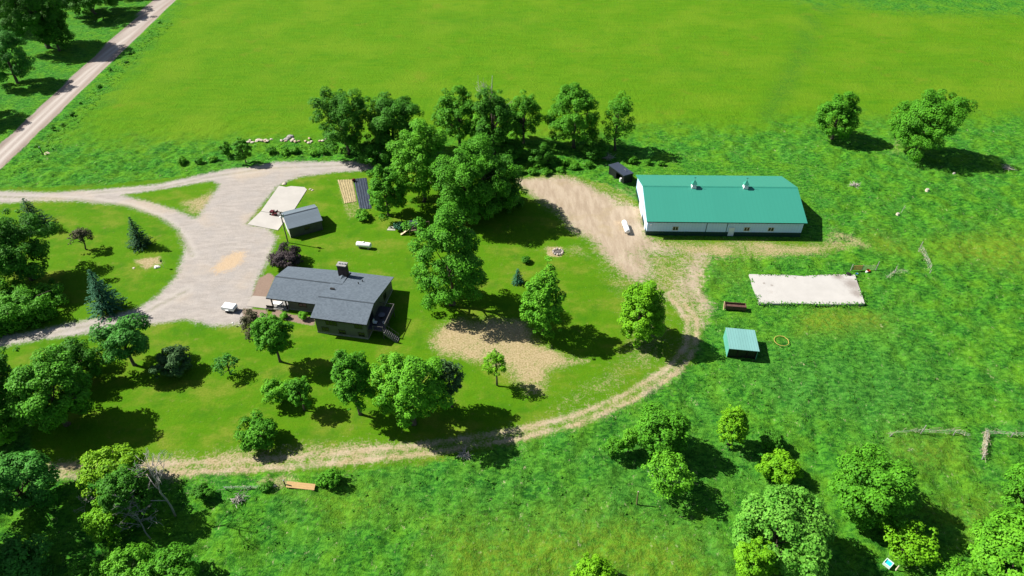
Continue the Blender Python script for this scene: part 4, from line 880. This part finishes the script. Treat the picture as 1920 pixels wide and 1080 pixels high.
rock(294, 501, .55, plain('white_boulder', (.8, .78, .70), .8, .1, .08), 74, 'white stone at the gravelly mound on the island lawn'); rock(251, 503, .3, STONE[0], 75, 'small pale stone left of the gravelly mound on the island')
for i, (px, py) in enumerate(((533, 345), (582, 355), (586, 357))): rock(px, py, (.55, .3, .3)[i], STONE[0], 80+i, ('pale rock at the head of the parking pad', 'left pebble pair stone beside the parking pad corner', 'right pebble pair stone beside the parking pad corner')[i])
# fire ring
x, y, _ = G(1046, 473); t = thing('fire_ring', 'round stone fire ring on its sandy square in the lawn', 'fire pit', (x, y))
for k in range(11):
    a = 2*pi*k/11; c = MB(); c.lathe([(.16, -.1), (.24, .1), (.2, .32), (.06, .38)], 7, (1.0*cos(a), 1.0*sin(a), 0)); c.build('ring_stone', STONE[1] if k % 2 else STONE[0], t)
c = MB(); c.lathe([(.01, .02), (.8, .02), (.8, .06), (.3, .16), (.01, .18)], 12); c.build('ash_bed', plain('ash', (.10, .09, .085), .95, .05, .5, 6), t)
# playset in the shade
x, y, _ = G(775, 437); t = thing('playset', 'timber playset with a slide in the shade of the open tree', 'playset', (x, y), .25)
TIM = plain('playset_timber', (.16, .12, .085), .8, .1)
for a in (-.8, .8):
    for b in (-.8, .8): c = MB(); c.box(a-.07, a+.07, b-.07, b+.07, -.1, 2.6); c.build('post', TIM, t)
c = MB(); c.box(-.9, .9, -.9, .9, 1.2, 1.28); c.build('platform', TIM, t)
c = MB(); c.slab([(-1.0, -1.0, 2.6), (1.0, -1.0, 2.6), (1.0, 0, 3.3), (-1.0, 0, 3.3)], .05); c.slab([(-1.0, 0, 3.3), (1.0, 0, 3.3), (1.0, 1.0, 2.6), (-1.0, 1.0, 2.6)], .05); c.build('roof', plain('playset_roof', (.05, .06, .08), .6, .2), t)
c = MB(); c.slab([(-.92, -.35, 1.28), (-2.7, -.35, .15), (-2.7, .25, .15), (-.92, .25, 1.28)][::-1], .06); c.build('slide', plain('slide_tan', (.55, .44, .28), .5, .2), t)
c = MB(); c.tube([(.9, 0, 2.4), (3.6, 0, 2.4)], .07, 8); c.tube([(3.6, 0, 2.4), (3.6, -.9, -.1)], .06, 6); c.tube([(3.6, 0, 2.4), (3.6, .9, -.1)], .06, 6); c.build('swing_beam', TIM, t)
for xx in (1.6, 2.6):
    c = MB(); c.tube([(xx-.22, 0, 2.35), (xx-.22, 0, .5)], .012, 4); c.tube([(xx+.22, 0, 2.35), (xx+.22, 0, .5)], .012, 4); c.box(xx-.25, xx+.25, -.1, .1, .46, .5); c.build('swing', FASC, t)
x, y, _ = G(734, 429); c = MB(); c.slab([(x-.9, y-.6, .08), (x+.9, y-.7, .08), (x+.8, y+.8, .08), (x-.6, y+.8, .08)], .2); tag(c.build('stepping_slab', concrete('step_concrete', (.42, .42, .33), 5, 0)), 'pale square slab beside the bluish shrub near the playset', 'slab')
# mailbox-like post and stump by the road
x, y, _ = G(81, 291); t = thing('marker_post', 'dark leaning post in the field corner near the road', 'post', (x, y))
c = MB(); c.tube([(0, 0, -.2), (-.05, .05, 2.2)], [.11, .09], 7); c.build('shaft', plain('old_post_wood', (.07, .06, .045), .9, .1), t); c = MB(); c.lathe([(.1, 2.2), (.16, 2.24), (.05, 2.4)], 8, (-.05, .05, 0)); c.build('cap', GALV, t)
rock(89, 289, .8, plain('cut_wood', (.55, .48, .33), .8, .1), 77, 'pale flat cut log beside the dark leaning field post', None, 'log')
x, y, _ = G(307, 502.5); t = thing('bird_box_post', 'thin post topped by a small dark box on the island lawn', 'post', (x, y))
c = MB(); c.tube([(0, 0, -.1), (0, 0, 1.55)], .025, 6); c.build('stake', GALV, t); c = MB(); c.box(-.14, .14, -.14, .14, 1.55, 1.9); c.prism([(-.2, 1.9), (.2, 1.9), (0, 2.08)], -.2, .2, 'y'); c.build('birdhouse', plain('birdhouse_green', (.06, .13, .03), .7, .1), t)
x, y, _ = G(438.5, 611); t = thing('garden_light', 'small white lawn light at the corner of the parking gravel', 'lamp', (x, y))
c = MB(); c.tube([(0, 0, -.1), (0, 0, .6)], .03, 6); c.build('stake', GALV, t); c = MB(); c.lathe([(.05, .6), (.16, .66), (.17, .8), (.02, .92)], 10); c.build('globe', WHT, t)
# tan gate lying on its brace with a post
p_, r_ = orient((538, 912), (595, 918)); TAN = plain('fresh_tan_boards', (.44, .29, .125), .7, .15, .12, 3)
t = thing('wooden_gate', 'tan board gate propped flat at the edge of the rough grass', 'gate', p_, r_)
c = MB(); n = NT('x_unused') if False else None
for k in range(3): c.slab([(-2.2, -.40+k*.26, .42+k*.12), (2.0, -.40+k*.26, .42+k*.12), (2.0, -.15+k*.26, .54+k*.12), (-2.2, -.15+k*.26, .54+k*.12)], .05)
c.build('boards', TAN, t)
for xx in (-2.0, -.55, .75, 1.8): c = MB(); c.prism([(-.45, .35), (.42, .77), (.42, .68), (-.45, .27)], xx-.05, xx+.05, 'x'); c.box(xx-.05, xx+.05, .32, .42, -.2, .68); c.box(xx-.05, xx+.05, -.45, -.36, -.2, .27); c.build('brace', plain('gate_brace_wood', (.14, .09, .05), .8, .1), t)
x, y, _ = G(536, 913); t = thing('fence_post', 'dark upright post at the left end of the tan gate', 'post', (x, y))
c = MB(); c.tube([(0, 0, -.2), (-.05, .1, 1.5)], [.10, .08], 7); c.build('shaft', MATS['old_post_wood'], t); c = MB(); c.lathe([(.085, 1.5), (.1, 1.52), (.02, 1.6)], 7, (-.05, .1, 0)); c.build('cap', GALV, t)
# wire fences draped with dead vines
def fence(name, label, pts, posts, seed, drape=.5, hgt=1.2, post_h=None):
    W_ = [np.array((*G(*p)[:2], 0)) for p in pts]; o0 = W_[0].copy(); t = thing(name, label, 'fence', tuple(o0)); rng = np.random.default_rng(seed)
    W_ = [w_-o0 for w_ in W_]
    for k, p in enumerate(posts):
        q = np.array((*G(*p)[:2], 0))-o0; c = MB(); hh = (post_h[k] if post_h else hgt+rng.normal()*.1); c.tube([q-(0, 0, .3), q+(rng.normal()*.08, rng.normal()*.08, hh)], [.09, .075], 7); c.build('post', DEADWOOD, t)
    c = MB()
    for z in (.45, .8, 1.1): c.tube([w_+np.array((0, 0, z*hgt/1.2)) for w_ in W_], .012, 4)
    c.build('wire', GALV, t)
    c = MB(); seg = [(a, b) for a, b in zip(W_[:-1], W_[1:])]; tot = sum(np.linalg.norm(b-a) for a, b in seg)
    for a, b in seg:
        d = (b-a); Lg = np.linalg.norm(d)
        for _ in range(int(Lg*9*drape)):
            p0 = a+d*rng.random()+np.array((rng.normal()*.12, rng.normal()*.12, rng.uniform(.1, hgt))); dv = d/Lg*rng.normal()*.5+rng.normal(size=3)*.22
            c.tube([p0, p0+dv*.5+rng.normal(size=3)*.06, p0+dv], .018, 3, False)
    if c.v: c.build('dead_vines', plain('dead_vine', (.42, .37, .27), .95, .05, .25, 3), t)
    return t
fence('wire_fence', 'long wire fence draped with dead vines, a post leaning tallest', [(1665, 817), (1690, 814), (1727, 811), (1760, 813), (1788, 812), (1815, 820)], [(1667, 818), (1727, 812), (1788, 815)], 3, 1.0, .9, [.8, 1.9, .9])
fence('wire_fence', 'short cross fence thick with pale dead vines running toward the camera', [(1842, 860), (1848, 813)], [(1842, 861), (1847, 815)], 4, 6.0, 1.0)
fence('wire_fence', 'wire fence by the right edge trailing dead vines', [(1851, 815), (1872, 815), (1900, 817), (1960, 820)], [(1897, 818)], 5, .9, .9)
fence('wire_fence', 'low wire fence in the weeds left of the tan gate', [(420, 917), (460, 917), (520, 914)], [(424, 918), (470, 918)], 6, .8, .7)
fence('wire_fence', 'overgrown broken fence line right of the barn', [(1723, 468), (1730, 480), (1743, 508)], [(1723, 470), (1744, 511)], 7, 1.2, 1.5, [2.3, .8])
# timber gate frame above the slab
a_, b_ = G(1595, 508), G(1642, 507); ga = math.atan2(b_[1]-a_[1], b_[0]-a_[0]); gl = math.hypot(b_[0]-a_[0], b_[1]-a_[1])
t = thing('pasture_gate', 'pasture gate of tan planks and rails between two posts above the slab', 'gate', a_, ga)
for u, hh in ((0, 1.6), (gl, 2.2)):
    c = MB(); c.tube([(u, 0, -.2), (u, .03, hh)], [.1, .08], 7); c.build('post', DEADWOOD, t)
c = MB()
for k in range(5): c.box(.25, 2.1, -.05, 0, .25+k*.24, .25+k*.24+.16)
c.build('planks', plain('weathered_orange_planks', (.42, .24, .09), .8, .1, .2, 3), t)
c = MB()
for k in range(4): c.tube([(2.1, 0, .3+k*.3), (gl-.1, 0, .3+k*.3)], .03, 5)
c.box(2.1, 2.22, -.08, .02, .1, 1.5); c.build('rails', DEADWOOD, t)
x, y, _ = G(1626, 508); t = thing('feed_tub', 'red and white feed tub hanging by the pasture gate rails', 'tub', (x, y-.3))
c = MB(); c.lathe([(.25, 0), (.36, .45), (.3, .45), (.22, .1)], 12); c.build('tub', plain('red_tub', (.35, .05, .02), .5, .3), t); c = MB(); c.box(-.5, -.15, -.35, -.02, .0, .35); c.build('salt_block', WHT, t)
x, y, _ = G(1606, 515); c = MB(); c.lathe([(.2, 0), (.24, .3), (.2, .3), (.17, .05)], 10); tag(c.build('bucket', plain('blue_bucket', (.05, .16, .35), .4, .3), None, False, (x, y, .02)), 'small blue bucket at the corner of the large slab', 'bucket')
x, y, _ = G(1590, 516.5); c = MB(); c.lathe([(.3, 0), (.45, .05), (.47, .2), (.3, .25)], 14); tag(c.build('old_tyre', TYRE, None, False, (x, y, .285)), 'black tyre lying on the upper right corner of the large slab', 'tyre')
fence('wire_fence', 'leaning post with pale brush where the pasture fence begins', [(1660, 525), (1676, 513), (1700, 513)], [(1676, 515)], 9, 1.4, 1.0, [2.1])
# rusty trough
p_, r_ = orient((1357, 577), (1398, 580)); t = thing('feed_trough', 'long rusty brown feed trough in the weeds above the teal shed', 'trough', p_, r_)
RUST = plain('rusty_brown', (.095, .05, .038), .8, .2, .35, 3)
c = MB(); c.box(-1.9, 1.9, -.6, -.52, .2, 1.0); c.box(-1.9, 1.9, .52, .6, .2, 1.0); c.box(-1.9, 1.9, -.519, .519, .2, .28); c.box(-1.9, -1.82, -.519, .519, .281, 1.0); c.box(1.82, 1.9, -.519, .519, .281, 1.0); c.build('basin', RUST, t)
c = MB(); c.lathe([(.50, -1.81), (.50, 1.81)], 12, (0, 0, .32), 'x'); c.v = [(a, b, max(c_, .285)) for a, b, c_ in c.v]; c.build('old_hay', RUST, t)
for a in (-1.6, 1.6):
    for b in (-.45, .45): c = MB(); c.box(a-.06, a+.06, b-.06, b+.06, -.1, .198); c.build('leg', RUST, t)
c = MB(); c.tube([(-2.15, -.7, .05), (-2.0, .6, 1.1)], .07, 6); c.build('end_board', plain('pale_board', (.5, .4, .22), .8, .1), t)
# yellow ring, stumps, blue trough
x, y, _ = G(1465, 640); c = MB(); R = 1.25; n_ = 28; c.v = []; rr = np.random.default_rng(2)
pts = [(R*cos(2*pi*k/n_), R*sin(2*pi*k/n_)*1.0, .12+.03*rr.normal()) for k in range(n_+1)]; c.tube(pts, .065, 6, False)
tag(c.build('hay_ring', plain('yellow_ring', (.36, .30, .07), .6, .2, .2), None, True, (x, y, gh(x, y)+.1)), 'yellow ring lying in the grass right of the teal shed', 'ring')
x, y, _ = G(1664.5, 1058); t = thing('water_trough', 'small square trough of bright blue water at the bottom right', 'trough', (x, y), radians(38))
c = MB(); e = .48; PLR = plain('trough_rim', (.55, .68, .60), .5, .3, .1)
for x0, x1, y0, y1 in ((-e, e, -e, -e+.08), (-e, e, e-.08, e), (-e, -e+.08, -e+.081, e-.081), (e-.08, e, -e+.081, e-.081)): c.box(x0, x1, y0, y1, -.1, .42)
c.box(-e+.081, e-.081, -e+.081, e-.081, -.1, .04); c.build('basin', PLR, t)
c = MB(); c.box(-e+.082, e-.082, -e+.082, e-.082, .041, .26); c.build('water', plain('blue_water', (.02, .55, .75), .1, .5, .08), t)
def stump(px, py, s, h, label, m=None, name='stump', lean=(0, 0)):
    x, y, _ = G(px, py); t = thing(name, label, 'stump', (x, y, gh(x, y)))
    c = MB(); c.tube([(0, 0, -.3), (0, 0, .05), (lean[0]*.6, lean[1]*.6, h*.6), (lean[0], lean[1], h)], [s*1.6, s*1.15, s, s*.9], 9); c.build('trunk', m or DEADWOOD, t)
    c = MB(); c.lathe([(s*.88, 0), (s*.8, .03), (.01, .05)], 9, (lean[0], lean[1], h)); c.build('cut_top', PALEBARK, t)
PW = plain('pale_post', (.55, .48, .36), .8, .1)
stump(1681, 1067, .09, 1.15, 'pale post standing beside the blue trough', PW, 'post', (.05, .02))
stump(1194, 944, .11, 2.9, 'tall bare broken trunk left of the pale trunked tree', plain('mossy_wood', (.16, .16, .07), .9, .1), 'broken_trunk', (-.1, .1))
stump(1684, 400, .35, .45, 'pale stump with a leaning stick in the pasture right of the barn', PW)
stump(1738, 358, .4, .5, 'pale stump in the pasture right of the dead brush pile', PW)
stump(1790, 323, .3, .4, 'grey stump at the right edge below the leaning pasture tree')
c = MB()
x, y, _ = G(1690, 398); t = thing('stake', 'thin leaning stick behind the pale stump right of the barn', 'stick', (x, y))
c.tube([(0, 0, -.2), (.35, .2, 1.7)], .05, 6); c.build('shaft', DEADWOOD, t); c = MB(); c.tube([(.2, .1, 1.0), (.5, -.1, 1.3)], .03, 5); c.build('twig', DEADWOOD, t)
for px, py, s, sd, lab in ((1602, 348, 1.0, 41, 'dead brush pile in the pasture behind the barn'), (1140, 297, 1.2, 42, 'pale dead brush pile beside the black shelter'), (1888, 316, 1.0, 43, 'dead brush pile near the right edge below the leaning tree'), (446, 938, .8, 44, 'dry pale brush heap in the rough grass near the lower left'),
                           (1020, 300, .9, 45, 'dead branch heap in the shade under the hay field row'), (870, 855, .8, 46, 'dead branch heap in shadow at the track edge')):
    x, y, _ = G(px, py); rng = np.random.default_rng(sd); c = MB(); t = thing('brush_pile', lab, 'brush pile', (x, y, 0))
    for k in range(46):
        a = rng.uniform(0, 6.3); p0 = np.array((rng.normal()*.5*s, rng.normal()*.4*s, rng.uniform(.05, .6*s))); q = p0+np.array((cos(a), sin(a), rng.normal()*.3))*rng.uniform(.5, 1.5)*s; q[2] = max(q[2], .05); c.tube([p0, q], [.05, .02], 4)
    c.build('branches', plain('bleached_wood', (.36, .33, .29), .9, .1, .3, 3), t)
    c = MB(); c.tube([(-1.1*s, 0, .15), (1.0*s, .25, .22)], [.12*s, .07*s], 6); c.build('log', PALEBARK, t)
# long grass leaning over the edges of the large slab
rng = np.random.default_rng(33); ed = [G(*p) for p in ((1404, 516), (1500, 518), (1602, 516), (1621, 571), (1560, 573), (1423, 571), (1404, 516))]; C_ = []
for (x0, y0, _), (x1, y1, _) in zip(ed[:-1], ed[1:]):
    n_ = int(math.hypot(x1-x0, y1-y0)*26); f = rng.random(n_); C_.append(np.stack([x0+(x1-x0)*f+rng.normal(size=n_)*.28, y0+(y1-y0)*f+rng.normal(size=n_)*.28, rng.uniform(.12, .48, n_)], 1))
C_ = np.concatenate(C_); C_ = C_[fbm(C_[:, 0], C_[:, 1], .5, 3, 9) > .42]; N_ = rng.normal(size=C_.shape); N_[:, 2] = np.abs(N_[:, 2])+.4
V_, Q_ = leafquads(C_, N_, rng.uniform(.10, .24, len(C_)), rng, .5)
tag(link('edge_weeds', mesh_np('edge_weeds', V_, Q_), LEAF['mid']), 'ragged weeds growing over the edges of the large slab', 'weeds', kind='stuff')
t = thing('porch_table', 'white table standing in the sun under the west end of the porch roof', 'table', hp(-20.0, 5.9, .16), HA)
c = MB(); c.box(-.95, .95, -.42, .42, .68, .76); c.build('tabletop', WHT, t)
for a in (-.85, .85):
    for b in (-.34, .34): c = MB(); c.box(a-.04, a+.04, b-.04, b+.04, 0, .679); c.build('leg', FASC, t)
